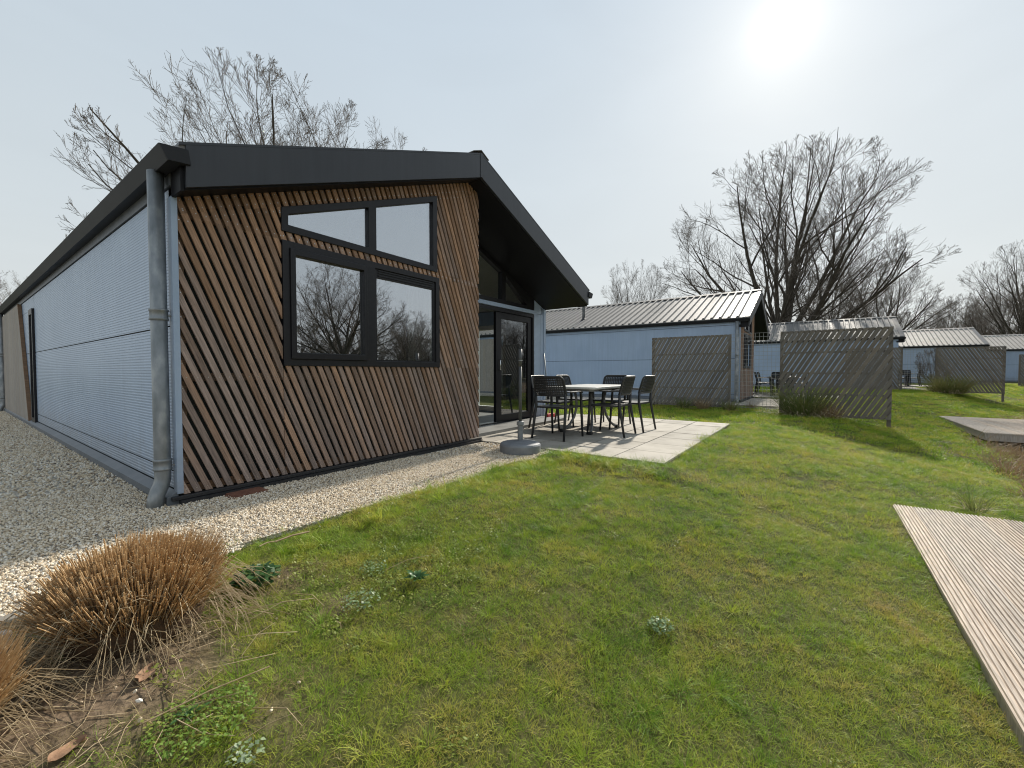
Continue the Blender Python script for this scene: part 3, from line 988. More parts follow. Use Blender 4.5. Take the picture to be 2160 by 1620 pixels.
# ------------------------------------------------------------------ garden furniture
def build_chair():
    c = empty('garden_chair')
    for sy in (-1, 1):
        MB().tube([(-0.325, sy * 0.275, 0.0), (-0.27, sy * 0.262, 0.30), (-0.235, sy * 0.255, 0.50), (-0.245, sy * 0.253, 0.72)], [0.017, 0.021, 0.024, 0.018], 8).build('leg', M_chair, c, smooth=True)
        MB().tube([(0.285, sy * 0.270, 0.0), (0.262, sy * 0.266, 0.28), (0.245, sy * 0.265, 0.48), (0.235, sy * 0.268, 0.655), (0.20, sy * 0.27, 0.69)], [0.016, 0.020, 0.023, 0.020, 0.018], 8).build('leg', M_chair, c, smooth=True)
        ar = MB(); pts = [(-0.245, 0.70), (-0.10, 0.692), (0.10, 0.695), (0.21, 0.69), (0.255, 0.675)]
        vs = []
        for i, (x, z) in enumerate(pts):
            wd = (0.020, 0.026, 0.030, 0.030, 0.022)[i]
            vs += [(x, sy * 0.268 - wd, z), (x, sy * 0.268 + wd, z), (x, sy * 0.268 + wd, z + 0.02), (x, sy * 0.268 - wd, z + 0.02)]
        fs = [(0, 1, 2, 3), (16, 19, 18, 17)]
        for i in range(4):
            for k in range(4):
                fs.append((4 * i + k, 4 * i + (k + 1) % 4, 4 * i + 4 + (k + 1) % 4, 4 * i + 4 + k))
        ar.add(vs, fs).build('armrest', M_chair, c, smooth=False, bevel=0.006)
    # seat: dished slab
    sm = MB(); nx_, ny_ = 10, 10; top = []; 
    for i in range(nx_ + 1):
        for j in range(ny_ + 1):
            u, v = i / nx_, j / ny_
            x = -0.245 + 0.52 * u; y = (-0.255 + 0.51 * v) * (0.95 + 0.05 * u)
            z = 0.488 - 0.022 * math.sin(math.pi * v) * math.sin(math.pi * min(1, u * 1.1)) - 0.03 * max(0, u - 0.85) * 4 * 0.5
            top.append((x, y, z))
    bot = [(x, y, z - 0.028) for x, y, z in top]
    n = len(top); fs = []
    I = lambda i, j: i * (ny_ + 1) + j
    for i in range(nx_):
        for j in range(ny_):
            fs.append((I(i, j), I(i + 1, j), I(i + 1, j + 1), I(i, j + 1)))
            fs.append((I(i, j) + n, I(i, j + 1) + n, I(i + 1, j + 1) + n, I(i + 1, j) + n))
    edge = [I(i, 0) for i in range(nx_ + 1)] + [I(nx_, j) for j in range(1, ny_ + 1)] + [I(i, ny_) for i in range(nx_ - 1, -1, -1)] + [I(0, j) for j in range(ny_ - 1, 0, -1)]
    for k in range(len(edge)):
        a, b = edge[k], edge[(k + 1) % len(edge)]
        fs.append((a, b, b + n, a + n))
    sm.add(top + bot, fs).build('seat', M_chair, c, smooth=False)
    # pierced curved back: rim, level bars and uprights
    bk = empty('backrest'); bk.parent = c
    def bp(v, t):
        """v -1..1 across, t 0..1 up"""
        w_ = 0.268 - 0.02 * t
        x = -0.235 - 0.075 * t - 0.045 * (1 - abs(v) ** 2)
        return Vector((x, v * w_, 0.655 + 0.275 * t))
    rim = MB()
    path = [bp(-1, 0)] + [bp(-1, t) for t in (0.3, 0.6, 0.78)]
    for a in np.linspace(0, math.pi / 2, 6)[1:]:
        path.append(bp(-1 + 0.22 * (1 - math.cos(a)), 0.78 + 0.22 * math.sin(a)))
    path += [bp(v, 1.0) for v in (-0.4, 0, 0.4)]
    for a in np.linspace(math.pi / 2, 0, 6):
        path.append(bp(1 - 0.22 * (1 - math.cos(a)), 0.78 + 0.22 * math.sin(a)))
    path += [bp(1, t) for t in (0.6, 0.3, 0.0)] + [bp(v, 0.0) for v in (0.5, 0, -0.5, -0.98)]
    rim.tube(path, 0.016, 6, cap=False).build('rim', M_chair, bk, smooth=True)
    for k in range(1, 11):
        t = k / 11
        lim = 1 if t < 0.8 else 1 - 0.22 * (1 - math.sqrt(max(0, 1 - ((t - 0.78) / 0.22) ** 2)))
        b_ = MB(); vs = []
        for v in np.linspace(-lim, lim, 9):
            p = bp(v, t)
            vs += [tuple(p + Vector((-0.006, 0, -0.0102))), tuple(p + Vector((0.006, 0, -0.0102))), tuple(p + Vector((0.006, 0, 0.0102))), tuple(p + Vector((-0.006, 0, 0.0102)))]
        fs = []
        for i in range(8):
            for q in range(4):
                fs.append((4 * i + q, 4 * i + (q + 1) % 4, 4 * i + 4 + (q + 1) % 4, 4 * i + 4 + q))
        b_.add(vs, fs).build('slat', M_chair, bk)
    up = MB()
    for v in np.linspace(-0.92, 0.92, 15):
        tt = 1 if abs(v) < 0.78 else 0.9
        up.tube([bp(v, 0), bp(v, 0.5), bp(v, tt)], 0.0085, 4)
    up.build('uprights', M_chair, bk)
    return c


chair = build_chair()
CH = [(4.52, -0.815, 0.0, 'dark chair with pierced back nearest the grey parasol base'),
      (5.31, -1.33, R(92), 'dark chair on the lawn side of the table, nearer the parasol'),
      (6.02, -1.42, R(87), 'dark chair on the lawn side of the table, nearer the privacy screens'),
      (6.46, -0.85, R(181), 'dark chair at the table end facing the parasol'),
      (6.30, -0.20, R(-91), 'dark chair on the house side of the table, near the red brush'),
      (5.42, -0.18, R(-89), 'dark chair on the house side, mostly hidden behind the nearest chair')]
GC = 'garden chairs round the front patio table'
for i, (x, y, a, lab) in enumerate(CH):
    o = chair if i == 0 else copy_tree(chair)
    o.location = (x, y, 0.022); o.rotation_euler = (0, 0, a)
    tag(o, lab, 'chair', GC)


def build_table():
    t = empty('garden_table', (5.58, -0.85, 0.022))
    cx = []
    a, b, r = 0.80, 0.45, 0.09
    for sx, sy, a0 in ((1, 1, 0), (-1, 1, 90), (-1, -1, 180), (1, -1, 270)):
        for k in range(6):
            th = R(a0 + 18 * k)
            cx.append((sx * (a - r) + r * math.cos(th), sy * (b - r) + r * math.sin(th)))
    MB().prism(cx, 0.735, 0.768, 'z').build('table_top', M_tabletop, t, bevel=0.008)
    MB().prism([(p[0] * 0.94, p[1] * 0.9) for p in cx], 0.700, 0.734, 'z').build('apron', M_tableleg, t)
    for sx in (-1, 1):
        for sy in (-1, 1):
            pts = [(sx * 0.30, sy * 0.16, 0.72), (sx * 0.26, sy * 0.14, 0.55), (sx * 0.25, sy * 0.14, 0.40), (sx * 0.29, sy * 0.165, 0.24), (sx * 0.37, sy * 0.20, 0.12), (sx * 0.46, sy * 0.235, 0.055), (sx * 0.54, sy * 0.255, 0.030)]
            lg = MB().tube(pts, 0.021, 10).build('leg', M_tableleg, t, smooth=True)
            MB().box((sx * 0.545 - 0.035, sy * 0.255 - 0.03, 0.0), (sx * 0.545 + 0.035, sy * 0.255 + 0.03, 0.052)).build('foot', M_chair, lg, bevel=0.006)
        MB().tube([(sx * 0.255, -0.14, 0.42), (sx * 0.255, 0.14, 0.42)], 0.016, 8).build('stretcher', M_tableleg, t, smooth=True)
    MB().tube([(-0.255, 0, 0.42), (0.255, 0, 0.42)], 0.014, 8).build('stretcher', M_tableleg, t, smooth=True)
    return t


table = build_table()
tag(table, 'pale rectangular garden table on the paved patio by the open door', 'table', 'garden tables')
FAR_T = ['garden table on the patio of the blue-walled house, seen through the wire fence',
         'garden table on the patio of the third house, by the far screen']
FAR_C = ['dark chair at the patio table of the blue-walled house, seen through wire',
         'dark chair at the patio table of the third house']
for k, h in enumerate(HOUSES[1:3]):
    t = copy_tree(table, Vector(table.location) + Vector(h)); tag(t, FAR_T[k])
    for (x, y, a, lab) in CH:
        o = copy_tree(chair, (x + h[0] + random.uniform(-.05, .05), y + h[1], 0.022 + h[2]), None, (), a)
        tag(o, FAR_C[k], 'chair', ('chairs at the blue-walled house', 'chairs at the third house')[k])


def parasol(loc):
    p = empty('parasol_base', loc)
    MB().lathe((0, 0, 0), [(0.235, 0.0), (0.262, 0.012), (0.264, 0.10), (0.250, 0.122), (0.225, 0.130), (0.05, 0.150), (0.03, 0.150)], 40).build('weight', M_base, p, smooth=False, bevel=0.004)
    MB().lathe((0, 0, 0.148), [(0.040, 0), (0.034, 0.006), (0.034, 0.20), (0.046, 0.204), (0.046, 0.244), (0.036, 0.25)], 20).build('sleeve', M_base, p, smooth=False)
    MB().tube([(0.034, 0, 0.30), (0.075, 0, 0.30)], 0.010, 8).build('clamp_screw', M_pole, p)
    pole = MB().tube([(0, 0, 0.38), (0, 0, 1.15)], 0.021, 16).build('pole', M_pole, p, smooth=True)
    MB().tube([(0, 0, 1.10), (0, 0, 1.32)], 0.0245, 16).build('pole_joint', M_pole, pole, smooth=True)
    MB().lathe((0, 0, 1.17), [(0.0255, 0), (0.0275, 0.003), (0.0275, 0.008), (0.0255, 0.011)], 16).build('pole_ring', M_galv, pole)
    return p


tag(parasol((3.30, -0.95, -0.004)), 'grey round parasol foot with bare pole, at the patio edge', 'parasol base')
far_p = parasol((18.9, -1.4, 0.07))
tag(far_p, 'grey parasol foot with bare pole behind the wire fence', 'parasol base')

# broom leaning on the wall by the door
br = empty('broom', (6.62, 0.62, 0.022))
MB().tube([(0.0, -0.02, 0.10), (0.05, 0.15, 1.40)], 0.012, 10).build('handle', M_galv, br, smooth=True)
MB().box((-0.15, -0.075, 0.045), (0.15, -0.015, 0.115)).build('head', M_red, br, bevel=0.012)
bs = MB()
for k in range(26):
    for j in range(4):
        x = -0.145 + 0.29 * k / 25; y = -0.07 + 0.05 * j / 3
        bs.tube([(x, y, 0.046), (x * 1.12, y - 0.01, 0.0)], 0.005, 4)
bs.build('bristles', M_red, br)
tag(br, 'broom with red head leaning on the wall panel beside the door', 'broom')

# rusty cover plate in the gravel by the wall
rp = empty('cover_plate', (0.43, -0.13, 0.002))
MB().box((-0.13, -0.075, 0.0), (0.13, 0.075, 0.016)).build('lid', M_rust, rp, bevel=0.003)
MB().box((-0.15, -0.095, -0.02), (0.15, 0.095, 0.006)).build('frame', M_rust, rp)
rp.rotation_euler = (0.02, 0, 0.06)
tag(rp, 'rusty brown cover plate half buried in the gravel by the wall', 'cover plate')

# ------------------------------------------------------------------ privacy screens and wire fence
def build_screen(lean, length=2.14, z0=0.06, z1=2.045, post_low=0.0):
    """diagonal slats on rails between two posts; runs from y=0 towards -y, slats face -x"""
    s = empty('privacy_screen')
    for y in (-0.035, -length + 0.035):
        MB().box((0.045, y - 0.035, post_low - 0.25), (0.115, y + 0.035, z1)).build('post', M_screen, s, bevel=0.004)
    n = 4
    for k in range(n + 1):
        z = z0 + 0.035 + (z1 - z0 - 0.07) * k / n
        MB().box((0.034, -length + 0.071, z - 0.022), (0.060, -0.071, z + 0.022)).build('rail', M_screen, s)
    for y in (-0.035, -length + 0.035):
        MB().box((0.0275, y - 0.034, z0), (0.044, y + 0.034, z1)).build('rail', M_screen, s)
    region = [(-length, z0), (0, z0), (0, z1), (-length, z1)]
    dz = math.tan(R(61)); wd = 0.088; y = -length - 2.6
    while y < 2.6:
        ya = y + random.uniform(-0.003, 0.003)
        # lean=+1: top leans towards -y
        k = -lean * 4.0 / dz
        strip = [(ya, -1), (ya + wd, -1), (ya + wd + k, 3), (ya + k, 3)]
        p = strip
        for i in range(4):
            p = clip(p, region[i], region[(i + 1) % 4])
            if len(p) < 3: break
        if len(p) > 2 and area(p) > 8e-4:
            MB().prism(p, 0.0, 0.0265, 'x').build('slat', M_screen, s)
        y += 0.112
    return s


GS = 'privacy screens between the gardens'
scrA = build_screen(1, 2.13, 0.05, 2.045)
scrA.location = (11.6, 0.0, 0.0)
tag(scrA, 'grey timber privacy screen standing right before the blue house wall', 'privacy screen', GS)
scrB = build_screen(1, 2.15, -0.07, 2.05, -0.35)
scrB.location = (11.6, -3.26, 0.0)
tag(scrB, 'grey timber privacy screen on the open lawn with the clump at its foot', 'privacy screen', GS)
scrC = build_screen(-1, 2.14, 0.0, 2.05, -0.3)
scrC.location = (25.9, -8.46, 0.08)
tag(scrC, 'far grey timber privacy screen with the green clump before it', 'privacy screen', GS)
for (x, y, z, lab) in ((25.9, -5.2, 0.14, 'narrow visible strip of privacy screen behind the lawn screen'),
                       (37.4, -13.95, 0.02, 'farthest privacy screen cut by the picture edge'),):
    o = copy_tree(scrC, (x, y, z)); tag(o, lab)


def build_fence(z0=-0.03, z1=2.05, length=1.13):
    f = empty('wire_fence')
    nv = int(round(length / 0.094)); nh = int(round((z1 - z0) / 0.1))
    vm = MB().tube([(0, 0, z0), (0, 0, z1)], 0.0045, 4).mesh('wire'); vm.materials.append(M_wire)
    hm = MB().tube([(0.004, 0, 0), (0.004, -length, 0)], 0.0045, 4).mesh('wire'); hm.materials.append(M_wire)
    for k in range(nv + 1):
        o = bpy.data.objects.new('wire', vm); COL.objects.link(o); o.parent = f; o.location = (0, -length * k / nv, 0)
    for k in range(nh + 1):
        o = bpy.data.objects.new('wire', hm); COL.objects.link(o); o.parent = f; o.location = (0, 0, z0 + (z1 - z0) * k / nh)
    return f


fA = build_fence(); fA.location = (11.66, -2.132, 0.0)
tag(fA, 'welded wire fence panel between the two nearer privacy screens', 'fence', 'wire fence panels')
fB = copy_tree(fA, (25.96, -7.33, 0.08)); tag(fB, 'far welded wire fence panel showing the third house garden')

# ------------------------------------------------------------------ decks over the ditch
def build_deck(x0, x1, y0, y1, z, ridges=True):
    """grooved boards laid along x; y0 > y1"""
    d = empty('deck')
    bw, gap = 0.142, 0.006
    n = int((y0 - y1) / (bw + gap))
    nr = 6
    # one shared board mesh with real grooves
    pr = []
    if ridges:
        for k in range(nr):
            a = bw * k / nr
            p = bw / nr
            pr += [(a, -0.010), (a + p * 0.36, -0.010), (a + p * 0.44, 0.0), (a + p * 0.92, 0.0)]
        pr += [(bw, -0.010)]
    else:
        pr = [(0, 0), (bw, 0)]
    prof = [(-p[0], p[1]) for p in pr] + [(-bw, -0.028), (0, -0.028)]
    vs = [(x, p[0], p[1]) for x in (x0, x1) for p in prof]
    m = len(prof)
    fs = [(i, (i + 1) % m, m + (i + 1) % m, m + i) for i in range(m)]
    fs += [tuple(range(m - 1, -1, -1)), tuple(range(m, 2 * m))]
    bm_ = MB().add(vs, fs).mesh('board'); bm_.materials.append(M_deck)
    for k in range(n):
        o = bpy.data.objects.new('board', bm_); COL.objects.link(o); o.parent = d
        o.location = (random.uniform(-0.006, 0.006), y0 - k * (bw + gap), z + random.uniform(-0.0015, 0.0015))
    yb = y0 - n * (bw + gap)
    for xx in np.arange(x0 + 0.1, x1, 0.9):
        MB().box((xx, yb, z - 0.16), (xx + 0.06, y0 - 0.02, z - 0.030)).build('joist', M_screen, d)
    MB().box((x0 + 0.01, y0 - 0.04, z - 0.17), (x1 - 0.01, y0 - 0.008, z - 0.029)).build('side_board', M_pale_board, d)
    MB().box((x0 + 0.012, yb, z - 0.18), (x0 + 0.05, y0 - 0.045, z - 0.030)).build('end_board', M_pale_board, d)
    for xx in (x0 + 0.2, x1 - 0.2):
        MB().box((xx, yb + 0.1, z - 1.3), (xx + 0.09, yb + 0.19, z - 0.031)).build('post', M_screen, d)
    return d


tag(build_deck(-1.6, 4.60, -4.665, -7.6, -0.312), 'grooved timber deck at the near lawn edge, cut by the picture edge', 'deck')
tag(build_deck(12.40, 16.65, -7.03, -10.0, -0.30), 'farther raised timber deck over the reedy ditch', 'deck')

# stone and edging at the planting bed
eb = empty('edging_board', (-1.45, -1.375, 0.0))
MB().box((-1.2, -0.03, -0.1), (0.75, 0.03, 0.035)).build('board', M_edging, eb, bevel=0.006)
tag(eb, 'weathered edging board between gravel and planting bed', 'edging')
sb = empty('stone_slab', (-1.13, -1.60, 0.0))
MB().prism([(-0.30, -0.17), (0.16, -0.15), (0.19, 0.13), (-0.28, 0.15)], -0.04, 0.028, 'z').build('slab', M_stone, sb, bevel=0.01)
tag(sb, 'blue-grey stone slab lying beside the cut grass clump', 'stone')

# ------------------------------------------------------------------ bare trees
def bark(name, c1, c2):
    return mat(name, c1, c2, 6, 0.9, bump=0.5, bscale=18, stretch=(1, 1, 0.3), spec=0.1)


M_bark = bark('bark', (0.055, 0.047, 0.038), (0.10, 0.088, 0.072))
M_twig = bark('twig', (0.12, 0.10, 0.085), (0.18, 0.155, 0.13))  # colour lightened to stand in for backlit haze


class Tubes:
    """batched tapered tubes as one numpy mesh"""
    def __init__(s, sides):
        s.sides = sides; s.v = []; s.f = []; s.n = 0
        a = np.linspace(0, 2 * math.pi, sides, endpoint=False)
        s.ca, s.sa = np.cos(a)[None, :, None], np.sin(a)[None, :, None]

    def add(s, pts, rad):
        pts = np.asarray(pts); rad = np.asarray(rad)
        k = len(pts)
        t = np.gradient(pts, axis=0); t /= np.linalg.norm(t, axis=1)[:, None] + 1e-9
        ref = np.array([0.31, 0.87, 0.38])
        u = np.cross(t, ref); u /= np.linalg.norm(u, axis=1)[:, None] + 1e-9
        w = np.cross(t, u)
        ringv = pts[:, None, :] + rad[:, None, None] * (s.ca * u[:, None, :] + s.sa * w[:, None, :])
        s.v.append(ringv.reshape(-1, 3))
        i = np.arange(k - 1)[:, None]; j = np.arange(s.sides)[None, :]
        a = s.n + i * s.sides + j; b = s.n + i * s.sides + (j + 1) % s.sides
        s.f.append(np.stack([a, b, b + s.sides, a + s.sides], -1).reshape(-1))
        s.n += k * s.sides

    def mesh(s, name):
        return np_mesh(name, np.concatenate(s.v), np.concatenate(s.f), 4, smooth=True)


def tree_meshes(seed, H, rx, trunk_r, fork, n_limbs, kids=(7, 7, 6, 5), twig=0.006, wiggle=0.12, up=0.06):
    """bare tree grown inside a rounded crown envelope: trunk, limbs, twigs"""
    rg = np.random.default_rng(seed)
    wood, tw = Tubes(7), Tubes(3)
    zc, rz = 0.52 * H, 0.48 * H
    levels = len(kids)

    def reach(p, d):
        """distance from p along d to the crown envelope"""
        q = np.array([p[0] / rx, p[1] / rx, (p[2] - zc) / rz]); e = np.array([d[0] / rx, d[1] / rx, d[2] / rz])
        a = e @ e; b = 2 * q @ e; c = q @ q - 1
        disc = b * b - 4 * a * c
        if disc <= 0: return 0.0
        return (-b + math.sqrt(disc)) / (2 * a)

    def walk(p, d, length, r0, r1, seg, wig, upb):
        pts = [p]; step = length / seg; dirs = [d]
        for _ in range(seg):
            d = d + rg.normal(size=3) * wig + np.array([0, 0, upb])
            d = d / np.linalg.norm(d)
            p = p + d * step
            pts.append(p); dirs.append(d)
        return np.array(pts), np.linspace(r0, r1, seg + 1), dirs

    def grow(p, d, length, r, lev):
        seg = (8, 6, 5, 4, 3)[min(lev, 4)]
        end = 0.12 if lev == 0 else (0.3 if lev < levels else 0.5)
        pts, rad, dirs = walk(p, d, length, r, r * end, seg, wiggle * (0.65, 0.95, 1.15, 1.2, 1.2)[lev], up * (0.6, 1, 1, 1, 1)[lev])
        (wood if lev < 2 else tw).add(pts, np.maximum(rad, twig))
        if lev >= levels: return
        k = kids[lev]
        for i in range(k):
            f = 0.18 + 0.82 * (i + rg.uniform(0.05, 0.95)) / k
            q = min(f, 0.999) * seg; a = int(q); fr = q - a
            pp = pts[a] * (1 - fr) + pts[a + 1] * fr
            dd = np.array(dirs[a + 1])
            perp = np.cross(dd, rg.normal(size=3)); perp /= np.linalg.norm(perp) + 1e-9
            ang = rg.uniform(0.3, 0.8)
            nd = dd * math.cos(ang) + perp * math.sin(ang)
            ln = length * rg.uniform(0.34, 0.6) * (1.2 - 0.55 * f)
            far_ = reach(pp, nd)
            if far_ < 0.3 * ln and lev > 0: continue
            ln = min(ln, far_ * rg.uniform(0.85, 1.08))
            if ln < 0.05: continue
            rr = (rad[a] * (1 - fr) + rad[a + 1] * fr) * rg.uniform(0.42, 0.62)
            grow(pp, nd, ln, rr, lev + 1)

    trunk = Tubes(10)
    tp, tr, td = walk(np.array([0, 0, -0.3]), np.array([0, 0, 1.0]), fork + 0.3, trunk_r, trunk_r * 0.8, 5, 0.05, 0.1)
    tr[0] *= 1.35
    trunk.add(tp, tr)
    for i in range(n_limbs):
        az = 2.399 * i + rg.uniform(-0.25, 0.25)
        el = 0.08 + 1.12 * (i / max(1, n_limbs - 1)) ** 0.8 + rg.uniform(-0.08, 0.08)
        d = np.array([math.sin(el) * math.cos(az), math.sin(el) * math.sin(az), math.cos(el)])
        base = tp[-1] * 1.0 if i % 2 == 0 else tp[-2] * 0.5 + tp[-1] * 0.5
        ln = reach(base, d) * rg.uniform(0.84, 0.98)
        grow(base - d * trunk_r * 0.3, d, ln, trunk_r * rg.uniform(0.40, 0.60), 0)
    tm = trunk.mesh('trunk'); tm.materials.append(M_bark)
    wm = wood.mesh('limbs'); wm.materials.append(M_bark)
    cm = tw.mesh('crown'); cm.materials.append(M_twig)
    top = max(float(v[:, 2].max()) for v in tw.v)
    return tm, wm, cm, top


TREES = {}


def tree(key, loc, height, rz, label, group, name='bare_tree', sxy=1.0):
    tm, wm, cm, top = TREES[key]
    t = empty(name, loc, rz)
    k = height / top
    t.scale = (k * sxy, k * sxy, k)
    for nme, me in (('trunk', tm), ('limbs', wm), ('crown', cm)):
        o = bpy.data.objects.new(nme, me); COL.objects.link(o); o.parent = t
    tag(t, label, 'tree', group)
    return t


TREES['big'] = tree_meshes(12, 20, 10.6, 0.52, 2.6, 15, (8, 7, 6, 4), 0.007, 0.11)
TREES['round'] = tree_meshes(23, 16, 8.2, 0.32, 3.0, 14, (8, 7, 6, 4), 0.006, 0.11)
TREES['fine'] = tree_meshes(29, 16, 7.4, 0.26, 3.0, 13, (8, 6, 6, 4), 0.0055, 0.12, 0.08)
TREES['tall'] = tree_meshes(37, 15, 4.2, 0.20, 3.0, 8, (8, 7, 6), 0.010)
TREES['bush'] = tree_meshes(51, 6, 2.6, 0.09, 0.4, 14, (8, 8, 6), 0.008, 0.14, 0.1)


def ptree(key, px_dir, t, height, rz, label, group, sxy=1.0):
    """px_dir: horizontal direction from the camera place (x,y); t metres along it"""
    x, y = CAM.x + px_dir[0] * t, CAM.y + px_dir[1] * t
    return tree(key, (x, y, float(gz(x, y)) - 0.05), height, rz, label, group, sxy=sxy)


GT = 'bare trees beyond the houses'
def pd(px):
    r = (px - 1080) / 882
    return (0.809 + 0.588 * r, 0.588 - 0.809 * r)


ptree('big', pd(1652), 33.5, 18.4, R(60), 'big many-stemmed bare tree rising behind the third house roof', GT)
ptree('fine', pd(1740), 46, 13.5, R(80), 'slimmer bare tree partly behind the big tree, over the third roof', GT, 1.1)
ptree('round', pd(1850), 52, 14.0, R(190), 'spreading bare tree over the fourth house roof', GT, 1.1)
ptree('fine', pd(1335), 44, 12.6, R(140), 'small pale bare tree above the blue house roof', GT, 0.72)
ptree('round', pd(585), 21.5, 15.0, R(100), 'bare tree rising above the dark gable of the slat-fronted house', GT, 1.0)
ptree('fine', pd(760), 23, 14.6, R(40), 'second bare tree above the dark gable, nearer its peak', GT, 0.85)
ptree('round', pd(345), 24, 8.4, R(200), 'low bare branches showing past the gutter of the slat-fronted house', GT, 0.7)
ptree('fine', pd(0), 25, 7.2, R(100), 'small bare tree at the far end of the gutter', GT)
ptree('big', pd(2160), 52, 17.2, R(220), 'large bare tree at the picture edge above the last roofs', GT, 0.8)
far = [(1900, 75, 11.5), (1945, 82, 13.0), (1990, 74, 13.5), (2025, 80, 16), (2055, 70, 14), (2085, 76, 15), (2115, 68, 12), (1960, 66, 9), (2070, 60, 9), (1920, 70, 8), (1700, 80, 9), (1780, 84, 10)]
ORD = 'first second third fourth fifth sixth seventh eighth ninth tenth eleventh twelfth'.split()
for i, (px, t, hh) in enumerate(sorted(far)):
    ptree(('tall', 'fine', 'tall')[i % 3], pd(px), t, hh, 1.3 * i, ORD[i] + ' thin bare tree of the distant wood, counted from the left', 'distant wood trees')
M_ever = bark('evergreen', (0.018, 0.028, 0.018), (0.04, 0.055, 0.03))
for i, (px, t, hh) in enumerate([(1860, 66, 4.2), (1905, 68, 5.2), (1950, 66, 4.8), (2000, 64, 5.4), (2040, 66, 6.5), (2090, 62, 6.0), (2130, 60, 7.5), (2170, 60, 7.0), (1990, 62, 4.4), (2065, 60, 6.8)]):
    x, y = CAM.x + pd(px)[0] * t, CAM.y + pd(px)[1] * t
    tree('bush', (x, y, 0), hh, 0.9 * i, 'dense twiggy shrub at the foot of the distant wood', 'distant undergrowth shrubs', 'shrub', 1.3)

# trees and thicket across the ditch behind the photographer (seen mirrored in the windows)
GB = 'trees across the ditch, mirrored in the windows'
LB = 'bare tree across the ditch, showing only as a reflection in the windows'
for i, (key, x, y, hh, s) in enumerate([('round', 19.5, -29, 10.2, 1.15), ('round', 27.5, -30, 7.2, 1.1), ('round', 35, -36, 7.5, 1.3), ('tall', 14, -36, 9, 1.0), ('round', 45, -34, 9.0, 1.2), ('tall', 40, -30, 8, 1), ('round', 52, -38, 10, 1.2), ('round', 8, -38, 9, 1.1), ('tall', 30, -42, 10, 1.2), ('round', 60, -36, 11, 1.2)]):
    tree(key, (x, y, 0.1), hh, 2.1 * i, LB, GB, sxy=s)
for i in range(26):
    x = 4 + i * 2.7; y = -37 - 3 * math.sin(i * 1.7)
    tree('bush', (x, y, 0.1), 4.2 + 1.6 * math.sin(i * 2.3) ** 2, 1.1 * i, 'twiggy shrub of the thicket across the ditch, seen only as reflection', 'thicket shrubs across the ditch', 'shrub', 1.5)

# ------------------------------------------------------------------ plants: blade builders
def blades(n, base_r, length, width, bend, out, rg, droop=0.5, seg=3, z0=0.0, tip=0.15, base_xy=None):
    """n curved flat blades as one triangle/quads mesh (arrays)"""
    a = rg.uniform(0, 2 * math.pi, n); r = base_r * np.sqrt(rg.uniform(0, 1, n))
    bx, by = r * np.cos(a), r * np.sin(a)
    if base_xy is not None: bx, by = base_xy
    L_ = rg.uniform(length[0], length[1], n)
    az = a + rg.normal(0, 0.7, n)
    tilt = out * (r / max(base_r, 1e-6)) + np.abs(rg.normal(0, bend, n))
    wd = rg.uniform(width[0], width[1], n)
    fa = az + math.pi / 2 + rg.normal(0, 0.5, n)
    px = np.stack([bx, by, np.full(n, z0)], -1)
    V = []
    for k in range(seg + 1):
        w = wd * (1 - (1 - tip) * (k / seg) ** 1.5) * 0.5
        off = np.stack([np.cos(fa) * w, np.sin(fa) * w, np.zeros(n)], -1)
        V += [px - off, px + off]
        th = tilt + droop * (k + 0.5) / seg * rg.uniform(0.5, 1.4, n)
        step = (L_ / seg)[:, None] * np.stack([np.sin(th) * np.cos(az), np.sin(th) * np.sin(az), np.cos(th)], -1)
        px = px + step
    V = np.stack(V, 1)                      # n, 2*(seg+1), 3
    m = 2 * (seg + 1)
    q = []
    for k in range(seg):
        q.append([2 * k, 2 * k + 1, 2 * k + 3, 2 * k + 2])
    q = np.array(q)
    F_ = (np.arange(n)[:, None, None] * m + q[None]).reshape(-1)
    return V.reshape(-1, 3), F_


def blade_mat(name, cols, scale=2.0, trans=0.4, rough=0.55, dry=None):
    """leaf material: colour patches over the ground + per-clump tone, light passing through"""
    m = bpy.data.materials.new(name); m.use_nodes = True
    nt = m.node_tree; N = nt.nodes.new; L = nt.links.new
    b = nt.nodes['Principled BSDF']; out = nt.nodes['Material Output']
    b.inputs['Roughness'].default_value = rough; b.inputs['Specular IOR Level'].default_value = 0.3
    pos = N('ShaderNodeNewGeometry').outputs['Position']
    nz = N('ShaderNodeTexNoise'); nz.inputs['Scale'].default_value = scale; nz.inputs['Detail'].default_value = 7
    nz.inputs['Roughness'].default_value = 0.68
    L(pos, nz.inputs['Vector'])
    oi = N('ShaderNodeObjectInfo')
    mr = N('ShaderNodeMapRange'); mr.inputs[3].default_value = -0.12; mr.inputs[4].default_value = 0.12
    L(oi.outputs['Random'], mr.inputs[0])
    ad = N('ShaderNodeMath'); L(nz.outputs[0], ad.inputs[0]); L(mr.outputs[0], ad.inputs[1])
    rp = N('ShaderNodeValToRGB'); e = rp.color_ramp.elements
    ps = np.linspace(0.28, 0.74, len(cols))
    e[0].position = ps[0]; e[0].color = (*cols[0], 1)
    e[1].position = ps[-1]; e[1].color = (*cols[-1], 1)
    for p, c in list(zip(ps, cols))[1:-1]:
        x = e.new(p); x.color = (*c, 1)
    L(ad.outputs[0], rp.inputs[0])
    L(rp.outputs[0], b.inputs['Base Color'])
    tr = N('ShaderNodeBsdfTranslucent')
    L(rp.outputs[0], tr.inputs['Color'])
    mx = N('ShaderNodeMixShader'); mx.inputs[0].default_value = trans
    L(b.outputs[0], mx.inputs[1]); L(tr.outputs[0], mx.inputs[2]); L(mx.outputs[0], out.inputs[0])
    return m


